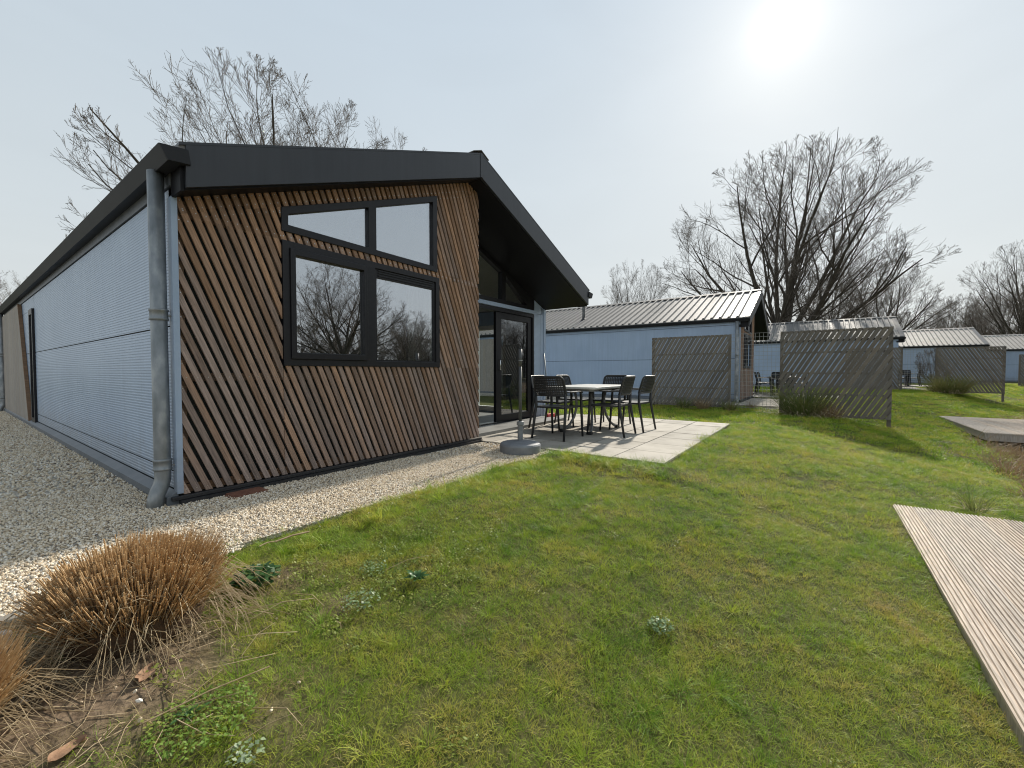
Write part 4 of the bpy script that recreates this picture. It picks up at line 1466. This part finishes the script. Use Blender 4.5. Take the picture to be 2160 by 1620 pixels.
M_grass = blade_mat('turf_blade', [(0.10, 0.215, 0.017), (0.20, 0.33, 0.024), (0.32, 0.41, 0.038), (0.45, 0.44, 0.07), (0.50, 0.38, 0.11)], 1.9)
M_straw = blade_mat('straw_blade', [(0.24, 0.19, 0.075), (0.36, 0.28, 0.13), (0.44, 0.36, 0.19)], 3.0, 0.3)
M_moss = blade_mat('moss_leaf', [(0.10, 0.16, 0.03), (0.20, 0.25, 0.045), (0.30, 0.30, 0.07)], 3.0, 0.35)
M_stub = blade_mat('cut_stem', [(0.38, 0.23, 0.11), (0.60, 0.41, 0.21), (0.76, 0.61, 0.40)], 55.0, 0.42)
M_drystem = blade_mat('dry_stem', [(0.34, 0.25, 0.14), (0.50, 0.39, 0.24), (0.64, 0.54, 0.37)], 35.0, 0.35)
M_sedge = blade_mat('sedge_blade', [(0.09, 0.135, 0.035), (0.18, 0.20, 0.06), (0.33, 0.28, 0.12)], 3.0, 0.3)
M_reed = blade_mat('reed_blade', [(0.19, 0.12, 0.06), (0.30, 0.205, 0.11), (0.38, 0.29, 0.17)], 1.5, 0.25)
M_rosette = blade_mat('rosette_leaf', [(0.04, 0.10, 0.03), (0.085, 0.17, 0.055)], 30.0, 0.25, 0.4)
M_pale = blade_mat('pale_leaf', [(0.08, 0.15, 0.05), (0.19, 0.27, 0.12), (0.36, 0.42, 0.28)], 60.0, 0.25, 0.35)
M_cover = blade_mat('cover_leaf', [(0.14, 0.24, 0.035), (0.25, 0.36, 0.07)], 25.0, 0.4)

protos = bpy.data.collections.new('prototypes')      # not linked to the scene: sources for scattered cover


def proto_col(name, meshes):
    c = bpy.data.collections.new(name)
    for i, me in enumerate(meshes):
        o = bpy.data.objects.new(name + '_piece', me)
        c.objects.link(o)
    return c


def scatter(name, verts, faces, dens, col, smin, smax, seed, tilt=0.2, label=None, cat=None, rot3=False):
    """instances of a collection's pieces on a carrier mesh, density per face"""
    me = np_mesh(name, verts, faces, 4)
    a = me.attributes.new('dens', 'FLOAT', 'FACE')
    a.data.foreach_set('value', np.asarray(dens, dtype=np.float32))
    o = bpy.data.objects.new(name, me); COL.objects.link(o)
    ng = bpy.data.node_groups.new(name + '_scatter', 'GeometryNodeTree')
    ng.interface.new_socket('Geometry', in_out='INPUT', socket_type='NodeSocketGeometry')
    ng.interface.new_socket('Geometry', in_out='OUTPUT', socket_type='NodeSocketGeometry')
    N = ng.nodes.new; L = ng.links.new
    gi, go = N('NodeGroupInput'), N('NodeGroupOutput')
    na = N('GeometryNodeInputNamedAttribute'); na.data_type = 'FLOAT'; na.inputs['Name'].default_value = 'dens'
    dp = N('GeometryNodeDistributePointsOnFaces'); dp.distribute_method = 'RANDOM'
    dp.inputs['Seed'].default_value = seed
    L(gi.outputs[0], dp.inputs['Mesh']); L(na.outputs['Attribute'], dp.inputs['Density'])
    ci = N('GeometryNodeCollectionInfo'); ci.inputs['Collection'].default_value = col
    ci.inputs['Separate Children'].default_value = True; ci.inputs['Reset Children'].default_value = True
    ip = N('GeometryNodeInstanceOnPoints')
    L(dp.outputs['Points'], ip.inputs['Points']); L(ci.outputs[0], ip.inputs['Instance'])
    ip.inputs['Pick Instance'].default_value = True
    rr = N('FunctionNodeRandomValue'); rr.data_type = 'FLOAT_VECTOR'
    rr.inputs[0].default_value = (-math.pi, -math.pi, 0) if rot3 else (-tilt, -tilt, 0)
    rr.inputs[1].default_value = (math.pi, math.pi, 6.283) if rot3 else (tilt, tilt, 6.283)
    rr.inputs['Seed'].default_value = seed + 1
    L(rr.outputs[0], ip.inputs['Rotation'])
    rs = N('FunctionNodeRandomValue'); rs.data_type = 'FLOAT'
    rs.inputs[2].default_value = smin; rs.inputs[3].default_value = smax; rs.inputs['Seed'].default_value = seed + 2
    L(rs.outputs[1], ip.inputs['Scale'])
    L(ip.outputs[0], go.inputs[0])
    md = o.modifiers.new('scatter', 'NODES'); md.node_group = ng
    tag(o, label, cat, kind='stuff')
    return o


def carrier(x0, x1, y0, y1, st, zoff=0.0, fn=None):
    X = np.arange(x0, x1 + st * 0.5, st); Y = np.arange(y0, y1 + st * 0.5, st)
    A, B = np.meshgrid(X, Y, indexing='ij')
    Z = (gz(A, B) + lawn_bump(A, B) - 0.022 + 0.02 * soil(A, B) if fn is None else fn(A, B)) + zoff
    n1, n2 = A.shape
    I = np.arange(n1 * n2).reshape(n1, n2)
    q = np.stack([I[:-1, :-1], I[1:, :-1], I[1:, 1:], I[:-1, 1:]], -1).reshape(-1, 4)
    cx = (A[:-1, :-1] + A[1:, 1:]).ravel() / 2; cy = (B[:-1, :-1] + B[1:, 1:]).ravel() / 2
    return np.stack([A.ravel(), B.ravel(), Z.ravel()], -1), q, cx, cy


FW = np.array([math.cos(R(36)), math.sin(R(36))]); RT = np.array([math.sin(R(36)), -math.cos(R(36))])


def in_view(cx, cy, margin=0.45):
    dx, dy = cx - CAM.x, cy - CAM.y
    f = dx * FW[0] + dy * FW[1]; r = dx * RT[0] + dy * RT[1]
    return (f > 0.15) & (np.abs(r) < 1.30 * f + margin), np.hypot(dx, dy)


def clump_meshes(n, mat_, seed, cnt, base_r, length, width, bend, out, droop, seg=2):
    res = []
    for i in range(n):
        rg = np.random.default_rng(seed + i)
        v, f = blades(cnt, base_r, length, width, bend, out, rg, droop, seg)
        me = np_mesh('clump', v, f, 4); me.materials.append(mat_)
        res.append(me)
    return res


turf_near = proto_col('turf_near', clump_meshes(6, M_grass, 100, 54, 0.055, (0.016, 0.050), (0.0011, 0.0021), 0.5, 0.45, 0.75)
                      + clump_meshes(1, M_straw, 120, 30, 0.055, (0.015, 0.045), (0.0009, 0.0016), 0.8, 0.6, 0.7))
turf_far = proto_col('turf_far', clump_meshes(4, M_grass, 140, 60, 0.15, (0.03, 0.075), (0.004, 0.009), 0.5, 0.35, 0.6))
tuft = proto_col('turf_tuft', clump_meshes(3, M_grass, 160, 50, 0.03, (0.06, 0.12), (0.0016, 0.003), 0.35, 0.7, 0.9, 3))


def lumps(cx, cy, s, ph):
    return 0.5 + 0.25 * np.sin(cx * s + ph) * np.cos(cy * s * 1.3 - ph) + 0.25 * np.sin((cx + cy) * s * 2.1 + 2 * ph)


def lawn_scatter(name, x0, x1, y0, y1, st, rmin, rmax, dens, col, smin, smax, seed, label, clumpy=0.35, tilt=0.25):
    v, q, cx, cy = carrier(x0, x1, y0, y1, st)
    vis, dist = in_view(cx, cy)
    k = vis & (dist >= rmin) & (dist < rmax) & (lawn_mask(cx, cy) > 0)
    so = soil(cx, cy)
    d = dens * (1 - np.clip(so * 1.25, 0, 1)) * (1 - clumpy + clumpy * 2 * lumps(cx, cy, 2.3, 1.1))
    k &= d > 1
    return scatter(name, v, q[k].reshape(-1), d[k], col, smin, smax, seed, tilt, label, 'grass')


lawn_scatter('lawn_grass', -1.6, 5.5, -5.2, -1.1, 0.06, 0.0, 4.2, 760, turf_near, 0.65, 1.15, 5, 'short green turf blades in the nearest part of the lawn')
lawn_scatter('lawn_grass', 0.5, 12.2, -6.8, 1.8, 0.12, 4.2, 9.5, 300, turf_near, 0.95, 1.7, 8, 'short green turf in the middle of the lawn')
lawn_scatter('lawn_grass', 4.5, 44, -22, 3.2, 0.5, 9.5, 45, 42, turf_far, 0.8, 1.4, 11, 'green turf in the far lawn between the houses')
lawn_scatter('grass_tufts', -1.0, 6.5, -5.2, -1.1, 0.1, 0.0, 6.0, 20, tuft, 0.45, 1.0, 14, 'longer grass tufts standing out of the lawn', 0.95)
lawn_scatter('grass_tufts', 1.0, 13.5, -7.5, 1.8, 0.15, 6.0, 13.0, 14, tuft, 0.7, 1.3, 15, 'longer grass tufts in the middle distance', 0.95)
dry_turf = proto_col('dry_turf', clump_meshes(3, M_straw, 180, 34, 0.06, (0.03, 0.085), (0.0012, 0.0024), 0.8, 0.7, 0.9, 3))
v, q, cx, cy = carrier(-1.6, 1.2, -3.2, -1.4, 0.06)
vis, dist = in_view(cx, cy)
so_ = soil(cx, cy)
d = 170 * np.clip(so_ * 3, 0, 1) * np.clip(1.15 - so_, 0.12, 1)
k = vis & (lawn_mask(cx, cy) > 0) & (d > 4)
scatter('dry_grass', v, q[k].reshape(-1), d[k], dry_turf, 0.6, 1.2, 17, 0.35, 'thin dry grass round the bare soil patches', 'grass')


def verge_scatter():
    """rank turf where the lawn meets gravel and paving"""
    v, q, cx, cy = carrier(-0.3, 8.0, -3.1, -1.25, 0.05)
    m = lawn_mask(cx, cy) > 0
    wob = 0.035 * np.sin(cx * 3.1) + 0.03 * np.sin(cx * 7.7 + 1)
    near = ((cy - (EDGE_Y + wob) > -0.45) & (cx < 3.45)) | ((cx > 3.0) & (cx < 3.56) & (cy > -2.9)) | ((cy < -2.69) & (cy > -2.85) & (cx > 3.4))
    near |= (cx > 7.95)
    over = (cy < -2.62) & (cy > -2.70) & (cx > 3.5) & (cx < 7.9) & (lumps(cx, cy, 4.0, 0.8) > 0.5)
    over |= (cx > 3.55) & (cx < 3.66) & (cy < -1.45) & (cy > -2.75) & (lumps(cx, cy, 4.0, 1.8) > 0.4)
    k = (m & near) | over
    d = np.where(cx < 1.2, 60, np.where((cx > 2.6) & (cx < 3.66), 150, 85)) * lumps(cx, cy, 3.0, 0.4) * 1.6
    return scatter('grass_verge', v, q[k].reshape(-1), d[k], tuft, 0.75, 1.45, 21, 0.35, 'longer grass along the gravel and patio edge', 'grass')


verge_scatter()

# low broad-leaved cover among the turf near the bed
def leaf_patch(n, r, size, mat_, seed, dome=0.0, aspect=0.7):
    rg = np.random.default_rng(seed)
    V = []; Fq = []
    for i in range(n):
        a = rg.uniform(0, 2 * math.pi); rr = r * math.sqrt(rg.uniform(0, 1))
        c = np.array([rr * math.cos(a), rr * math.sin(a), rg.uniform(0.004, 0.03) + dome * math.sqrt(max(0.0, 1 - (rr / r) ** 2)) * rg.uniform(0.3, 1.0)])
        s = rg.uniform(*size); az = rg.uniform(0, 6.28); ti = rg.normal(0, 0.45)
        u = np.array([math.cos(az) * math.cos(ti), math.sin(az) * math.cos(ti), math.sin(ti)]) * s
        w = np.array([-math.sin(az), math.cos(az), rg.normal(0, 0.25)]) * s * aspect * 0.5
        n0 = len(V)
        V += [c - u * 0.5, c + w + np.array([0, 0, s * .1]), c + u * 0.5, c - w + np.array([0, 0, s * .1])]
        Fq += [n0, n0 + 1, n0 + 2, n0 + 3]
    me = np_mesh('leaf_patch', np.array(V), np.array(Fq), 4); me.materials.append(mat_)
    return me


cover = proto_col('low_cover', [leaf_patch(60, 0.05, (0.006, 0.014), M_moss, 300 + i) for i in range(4)])
v, q, cx, cy = carrier(-0.9, 3.0, -4.2, -1.3, 0.08)
vis, dist = in_view(cx, cy)
d = 150 * np.exp(-(((cx - 0.35) / 0.6) ** 2 + ((cy + 2.15) / 0.45) ** 2)) + 14 * (lumps(cx, cy, 2.9, 2.0) > 0.62)
k = vis & (lawn_mask(cx, cy) > 0) & (d > 2)
scatter('ground_cover', v, q[k].reshape(-1), d[k], cover, 0.6, 1.4, 31, 0.15, 'tiny yellow-green leaves and moss among the turf', 'ground cover')

# ------------------------------------------------------------------ pebbles
def pebble(seed):
    rg = np.random.default_rng(seed)
    bm = bmesh.new(); bmesh.ops.create_icosphere(bm, subdivisions=1, radius=0.5)
    sc_ = (1.0, rg.uniform(0.65, 0.9), rg.uniform(0.45, 0.7))
    for vtx in bm.verts:
        f = 1 + rg.normal(0, 0.10)
        vtx.co = Vector((vtx.co.x * sc_[0] * f, vtx.co.y * sc_[1] * f, vtx.co.z * sc_[2] * f))
    me = bpy.data.meshes.new('pebble'); bm.to_mesh(me); bm.free()
    me.materials.append(M_pebble)
    return me


def pebble_mat():
    m = bpy.data.materials.new('pebble'); m.use_nodes = True
    nt = m.node_tree; N = nt.nodes.new; L = nt.links.new
    b = nt.nodes['Principled BSDF']; b.inputs['Roughness'].default_value = 0.75
    oi = N('ShaderNodeObjectInfo')
    rp = N('ShaderNodeValToRGB'); rp.color_ramp.interpolation = 'LINEAR'
    e = rp.color_ramp.elements
    e[0].position = 0.0; e[0].color = (0.14, 0.125, 0.115, 1)
    e[1].position = 1.0; e[1].color = (0.82, 0.78, 0.70, 1)
    for p, c in ((0.06, (0.33, 0.255, 0.175)), (0.2, (0.55, 0.435, 0.295)), (0.45, (0.66, 0.555, 0.40)), (0.75, (0.74, 0.65, 0.515))):
        x = e.new(p); x.color = (*c, 1)
    L(oi.outputs['Random'], rp.inputs[0])
    L(rp.outputs[0], b.inputs['Base Color'])
    return m


M_pebble = pebble_mat()
peb = proto_col('pebbles', [pebble(400 + i) for i in range(6)])
flat = lambda A, B: np.zeros_like(A) + 0.004


def gravel_mask(cx, cy):
    wob = 0.035 * np.sin(cx * 3.1) + 0.03 * np.sin(cx * 7.7 + 1)
    m = (cx > -9) & (cx < 3.56) & (cy > EDGE_Y + wob - 0.02) & (cy < -0.03)
    m |= (cx > -9) & (cx < -0.085) & (cy > -0.2) & (cy < 16)
    return m


for nm, x0, x1, y0, y1, st, rmin, rmax, dn, s0, s1, sd, lab in (
        ('gravel', -3.2, 3.6, -1.5, 2.2, 0.08, 0, 5.2, 6200, 0.009, 0.0205, 41, 'cream and grey pebbles of the near gravel path'),
        ('gravel', -8, 3.6, -1.5, 15, 0.2, 5.2, 19, 1500, 0.016, 0.031, 44, 'pebbles of the gravel along the side wall')):
    v, q, cx, cy = carrier(x0, x1, y0, y1, st, 0.0, flat)
    vis, dist = in_view(cx, cy)
    k = vis & (dist >= rmin) & (dist < rmax) & gravel_mask(cx, cy)
    scatter(nm, v, q[k].reshape(-1), np.full(int(k.sum()), dn), peb, s0, s1, sd, 0, lab, 'gravel', rot3=True)
# stray pebbles on the bed and the lawn verge
v, q, cx, cy = carrier(-1.8, 2.6, -2.8, -1.3, 0.08, 0.012)
vis, dist = in_view(cx, cy)
d = 110 * soil(cx, cy) * (lumps(cx, cy, 5, 1) > 0.5) + 60 * (cy > -1.42)
k = vis & (d > 5)
scatter('stray_pebbles', v, q[k].reshape(-1), d[k], peb, 0.008, 0.020, 47, 0, 'loose pebbles strewn over the soil bed and lawn verge', 'pebbles', rot3=True)

# ------------------------------------------------------------------ cut ornamental grass
def stems(n, r_base, r_top, h, rad, rg, sides=3, jitter=0.12, bend=0.25):
    t = Tubes(sides)
    for i in range(n):
        a = rg.uniform(0, 2 * math.pi); u = math.sqrt(rg.uniform(0, 1))
        b = np.array([math.cos(a), math.sin(a), 0]) * r_base * u
        dome = math.sqrt(max(0.0, 1 - 0.62 * u * u))
        tipv = np.array([math.cos(a) * r_top * u, math.sin(a) * r_top * u, h * dome * rg.uniform(1 - jitter, 1 + jitter)])
        tipv[:2] += rg.normal(0, 0.036, 2)
        mid = b * 0.55 + tipv * 0.45 + np.array([0, 0, 0.05 * u * h])
        r0 = rg.uniform(*rad)
        t.add(np.array([b, mid, tipv]), np.array([r0, r0, r0 * 0.85]))
    return t


def cut_clump(loc, scale, seed, label, n=3000):
    rg = np.random.default_rng(seed)
    c = empty('ornamental_grass', loc)
    c.scale = (scale,) * 3
    t = stems(n, 0.22, 0.375, 0.40, (0.0020, 0.0042), rg, jitter=0.22)
    # a fringe of finer, longer stems at the back
    for i in range(700):
        a = rg.uniform(-0.5, 1.6); u = math.sqrt(rg.uniform(0.3, 1))
        b = np.array([math.cos(a), math.sin(a), 0]) * 0.22 * u
        tip = np.array([math.cos(a) * 0.40 * u, math.sin(a) * 0.40 * u, rg.uniform(0.28, 0.44)])
        t.add(np.array([b, (b + tip) / 2 + [0, 0, .03], tip]), np.array([0.0016, 0.0014, 0.0008]))
    me = t.mesh('cut_stems'); me.materials.append(M_stub)
    o = bpy.data.objects.new('cut_stems', me); link(o, c); o['kind'] = 'stuff'
    core = MB().lathe((0, 0, -0.05), [(0.25, 0.0), (0.29, 0.12), (0.27, 0.24), (0.17, 0.31), (0.04, 0.335)], 24).build('root_ball', M_rootball, c, smooth=True)
    # drooping dead leaves round the foot
    t2 = Tubes(3)
    for i in range(430):
        a = rg.uniform(0, 2 * math.pi)
        d = np.array([math.cos(a), math.sin(a), 0])
        side = np.array([-d[1], d[0], 0]) * rg.normal(0, 0.10)
        L_ = rg.uniform(0.12, 0.34)
        p0 = d * rg.uniform(0.2, 0.34) + np.array([0, 0, rg.uniform(0.03, 0.24)])
        p1 = p0 + d * L_ * 0.45 + side * 0.5 + np.array([0, 0, rg.uniform(-0.02, 0.06)])
        p2 = p0 + d * L_ * 0.85 + side + np.array([0, 0, -0.08])
        p3 = p0 + d * L_ * 1.05 + side * 1.6; p3[2] = rg.uniform(0.004, 0.03)
        p2[2] = max(p2[2], 0.012)
        t2.add(np.array([p0, p1, p2, p3]), np.array([0.0018, 0.0017, 0.0013, 0.0007]))
    # bleached, snapped blades lying across the dome
    for i in range(150):
        a = rg.uniform(0, 2 * math.pi); u = math.sqrt(rg.uniform(0.1, 1))
        c0 = np.array([math.cos(a) * 0.36 * u, math.sin(a) * 0.36 * u, 0.40 * math.sqrt(max(0.0, 1 - 0.62 * u * u)) * rg.uniform(0.9, 1.05)])
        b_ = rg.uniform(0, 6.28); L_ = rg.uniform(0.05, 0.20)
        d_ = np.array([math.cos(b_), math.sin(b_), 0])
        t2.add(np.array([c0 - d_ * L_ * .5 + [0, 0, rg.uniform(-.06, .0)], c0 + [0, 0, .015], c0 + d_ * L_ * .5 + [0, 0, rg.uniform(-.09, .01)]]), np.array([0.0016, 0.0017, 0.0010]))
    me = t2.mesh('dead_leaves'); me.materials.append(M_drystem)
    o = bpy.data.objects.new('dead_leaves', me); link(o, c); o['kind'] = 'stuff'
    tag(c, label, 'ornamental grass', 'cut back ornamental grasses')
    return c


M_rootball = mat('root_ball', (0.06, 0.035, 0.018), (0.12, 0.07, 0.035), 40, 0.95, bump=0.6)
cut_clump((-0.635, -1.80, -0.015), 0.78, 500, 'big dome of cut-back brown ornamental grass on the lawn corner')
cut_clump((-1.205, -2.07, -0.02), 0.66, 520, 'smaller cut-back grass clump in the bottom corner of the picture', 1900)

# straw litter over the bed
rg = np.random.default_rng(77)
t = Tubes(3)
for i in range(170):
    x, y = -0.85 + rg.normal(0, 0.30), -2.08 + rg.normal(0, 0.28)
    a = rg.uniform(0, 6.28); L_ = rg.uniform(0.05, 0.26)
    if not gravel_mask(np.array([x]), np.array([y]))[0]:
        z = float(gz(x, y)) + 0.012
        p = np.array([x, y, z]); d = np.array([math.cos(a), math.sin(a), 0])
        b = np.array([-d[1], d[0], 0]) * rg.normal(0, 0.02)
        t.add(np.array([p, p + d * L_ * .5 + b + [0, 0, rg.uniform(0, .03)], p + d * L_ + [0, 0, rg.uniform(0, .02)]]), np.array([0.0017, 0.0016, 0.001]))
me = t.mesh('straw_litter'); me.materials.append(M_drystem)
tag(link(bpy.data.objects.new('straw_litter', me)), 'dry straw scattered over the soil bed round the cut grass', 'straw', kind='stuff')


def ground_pt(x, y, dz=0.0):
    return (x, y, float(gz(x, y)) + dz)


# ------------------------------------------------------------------ sedge clumps, reeds, weeds
def tussock(loc, n, base_r, length, width, seed, m, label, cat='sedge', litter=True, name='sedge_clump', group=None):
    rg = np.random.default_rng(seed)
    c = empty(name, loc)
    v, f = blades(n, base_r, length, width, 0.20, 0.42, rg, 0.62, 5)
    me = np_mesh('blades', v, f, 4); me.materials.append(m)
    o = bpy.data.objects.new('blades', me); link(o, c); o['kind'] = 'stuff'
    if litter:
        v, f = blades(n // 2, base_r * 1.1, (length[0] * 0.8, length[1] * 0.9), width, 0.5, 1.1, rg, 1.1, 5)
        v[:, 2] = np.maximum(v[:, 2], 0.01)
        me = np_mesh('dead_blades', v, f, 4); me.materials.append(M_drystem)
        o = bpy.data.objects.new('dead_blades', me); link(o, c); o['kind'] = 'stuff'
    tag(c, label, cat, group)
    return c


GSE = 'sedge clumps at the screens'
tussock(ground_pt(11.2, -3.75), 520, 0.34, (0.5, 1.05), (0.008, 0.016), 600, M_sedge, 'large green and straw sedge clump at the foot of the lawn screen', group=GSE)
tussock(ground_pt(11.2, -4.25), 180, 0.25, (0.25, 0.55), (0.006, 0.012), 601, M_reed, 'low straw-coloured sedge beside the large clump at the lawn screen', group=GSE)
for k, (y, lab) in enumerate(((-1.0, 'sedge clump at the middle of the screen by the blue wall'), (-1.5, 'straw sedge clump between the two others at the blue wall screen'), (-2.15, 'sedge clump at the fence end of the blue wall screen'))):
    tussock(ground_pt(11.35, y), 150, 0.13, (0.22, 0.48), (0.006, 0.012), 610 + k, M_reed if k == 1 else M_sedge, lab, group=GSE)
tussock(ground_pt(25.2, -8.75), 700, 0.55, (0.6, 1.15), (0.012, 0.022), 620, M_sedge, 'rounded green sedge clump before the far privacy screen', group=GSE)
tussock(ground_pt(5.15, -5.35), 80, 0.09, (0.15, 0.34), (0.003, 0.006), 630, M_sedge, 'dark thin sedge growing beside the grooved deck', group='ditch side sedges')
tussock(ground_pt(5.1, -5.95), 90, 0.14, (0.15, 0.3), (0.003, 0.006), 631, M_sedge, 'sedge at the picture edge behind the grooved deck', group='ditch side sedges')
tussock(ground_pt(12.4, -2.55), 80, 0.12, (0.12, 0.3), (0.005, 0.01), 640, M_reed, 'small brown tuft in gravel behind the wire fence', group=GSE)
# reeds in the ditch
reeds = proto_col('reed_bed', clump_meshes(4, M_reed, 700, 40, 0.16, (0.10, 0.42), (0.006, 0.014), 0.7, 0.6, 0.6, 3))
v, q, cx, cy = carrier(4.6, 40, -24, -5.0, 0.4)
vis, dist = in_view(cx, cy, 2)
vv = cy - s_of(cx)
k = vis & (vv < -5.15) & (vv > -10) & ~((cx < 4.85) & (cy < -4.65)) & ~((cx > 12.3) & (cx < 16.8) & (cy < -6.9))
scatter('reed_litter', v, q[k].reshape(-1), np.full(int(k.sum()), 26.0), reeds, 0.6, 1.3, 53, 0.3, 'brown dead reeds lining the ditch beside the decks', 'reeds')
# bare shrub at the third house
tree('bush', ground_pt(31.5, -9.3), 2.2, 0.4, 'thin bare shrub before the third house wall', 'garden shrubs', 'shrub')


def rosette(loc, n, length, width, m, seed, label, layers=3, name='weed_plant'):
    rg = np.random.default_rng(seed)
    c = empty(name, loc)
    for i in range(n):
        a = 2.399 * i + rg.normal(0, 0.15); lay = i % layers
        L_ = rg.uniform(*length) * (1 - 0.18 * lay); el = 0.25 + 0.38 * lay + rg.normal(0, 0.08)
        vs = []; fs = []
        segs = 4
        d = np.array([math.cos(a), math.sin(a), 0]); s_ = np.array([-d[1], d[0], 0])
        p = d * rg.uniform(0.0, 0.02)
        for k in range(segs + 1):
            u = k / segs
            w = width * rg.uniform(0.85, 1.15) * math.sin(math.pi * min(1, 0.15 + 0.85 * u)) ** 0.7 if k < segs else 0.002
            e = el * (1 - 1.2 * u)
            vs += [tuple(p - s_ * w + [0, 0, w * .35]), tuple(p), tuple(p + s_ * w + [0, 0, w * .35])]
            p = p + (d * math.cos(e) + np.array([0, 0, math.sin(e)])) * (L_ / segs)
        for k in range(segs):
            b = 3 * k
            fs += [(b, b + 1, b + 4, b + 3), (b + 1, b + 2, b + 5, b + 4)]
        MB().add([(x, y, max(z, 0.002)) for x, y, z in vs], fs).build('leaf', m, c, smooth=True)
    tag(c, label, 'weed', 'weeds in the lawn')
    return c


for k, (x, y, r_, n_, sz, hh, m_, lab) in enumerate((
        (-0.19, -1.80, 0.105, 230, (0.018, 0.046), 0.05, M_rosette, 'dark green leafy weed beside the big cut grass dome'),
        (0.02, -2.35, 0.085, 150, (0.008, 0.020), 0.015, M_pale, 'pale leafy weed patch by the bare soil in the lawn'),
        (0.24, -2.14, 0.07, 120, (0.007, 0.018), 0.015, M_pale, 'pale leafy weed patch nearer the gravel edge'),
        (0.89, -3.44, 0.060, 130, (0.009, 0.026), 0.022, M_pale, 'pale whitish-green weed alone in the lawn middle'),
        (-0.60, -2.72, 0.05, 60, (0.008, 0.020), 0.015, M_pale, 'pale yellow-green weed at the bottom edge of the picture'))):
    w = empty('weed_plant', ground_pt(x, y, 0.004 if m_ is M_rosette else -0.012))
    o = link(bpy.data.objects.new('leaves', leaf_patch(n_, r_, sz, m_, 820 + k, hh)), w); o['kind'] = 'stuff'
    tag(w, lab, 'weed', 'weeds in the lawn')
rosette(ground_pt(0.31, -2.40, 0.006), 20, (0.04, 0.08), 0.011, M_rosette, 801, 'small dark weed rosette farther into the lawn')
rosette(ground_pt(-0.66, -2.47, 0.006), 9, (0.03, 0.06), 0.008, M_rosette, 803, 'tiny green weed on the soil near the picture corner')
gc = empty('cover_plant', ground_pt(-0.64, -2.52, 0.0))
me = leaf_patch(900, 0.14, (0.006, 0.015), M_cover, 810)
link(bpy.data.objects.new('leaves', me), gc)['kind'] = 'stuff'
tag(gc, 'bright green low leafy patch in front of the cut grass dome', 'ground cover plant')
for k, (x, y, L_, a, r, lab) in enumerate(((0.16, -1.45, 0.20, -0.05, 0.006, 'thick pale dry stalk lying at the gravel edge'), (0.02, -1.44, 0.09, 0.0, 0.004, 'thin pale dry stalk pointing at the thick one'), (-0.60, -2.46, 0.34, -0.15, 0.0022, 'long thin straw lying over the bright green patch'))):
    st = empty('dry_stalk', (x, y, float(gz(x, y)) + 0.032), a)
    MB().tube([(-L_ / 2, 0, 0), (0, 0.004, 0.006), (L_ / 2, 0, 0)], r, 6).build('stem', M_drystem, st)
    tag(st, lab, 'stalk', 'dry stalks')


def dry_leaf(loc, s, rz, label, seed):
    rg = np.random.default_rng(seed)
    c = empty('dry_leaf', loc, rz); vs = []; n = 8
    for i in range(n + 1):
        u = i / n; w = 0.32 * math.sin(math.pi * u) ** 0.6
        for j in (-1, -0.5, 0, 0.5, 1):
            vs.append(((u - .5) * s, j * w * s, s * (0.10 * j * j + 0.08 * math.sin(5 * u + 2 * j) + 0.05)))
    fs = [(5 * i + j, 5 * i + j + 1, 5 * i + j + 6, 5 * i + j + 5) for i in range(n) for j in range(4)]
    MB().add(vs, fs).build('blade', M_deadleaf, c, smooth=True)
    tag(c, label, 'leaf', 'dead leaves on the bed')


M_deadleaf = mat('dead_leaf', (0.22, 0.12, 0.065), (0.36, 0.22, 0.13), 30, 0.8, bump=0.3)
dry_leaf((-0.70, -2.20, float(gz(-.7, -2.2)) + 0.02), 0.085, 0.9, 'curled brown dead leaf by the bed edge below the big clump', 1)
dry_leaf((-0.905, -2.37, float(gz(-.9, -2.37)) + 0.015), 0.08, 0.3, 'pale brown dead leaf at the bottom edge of the picture', 2)
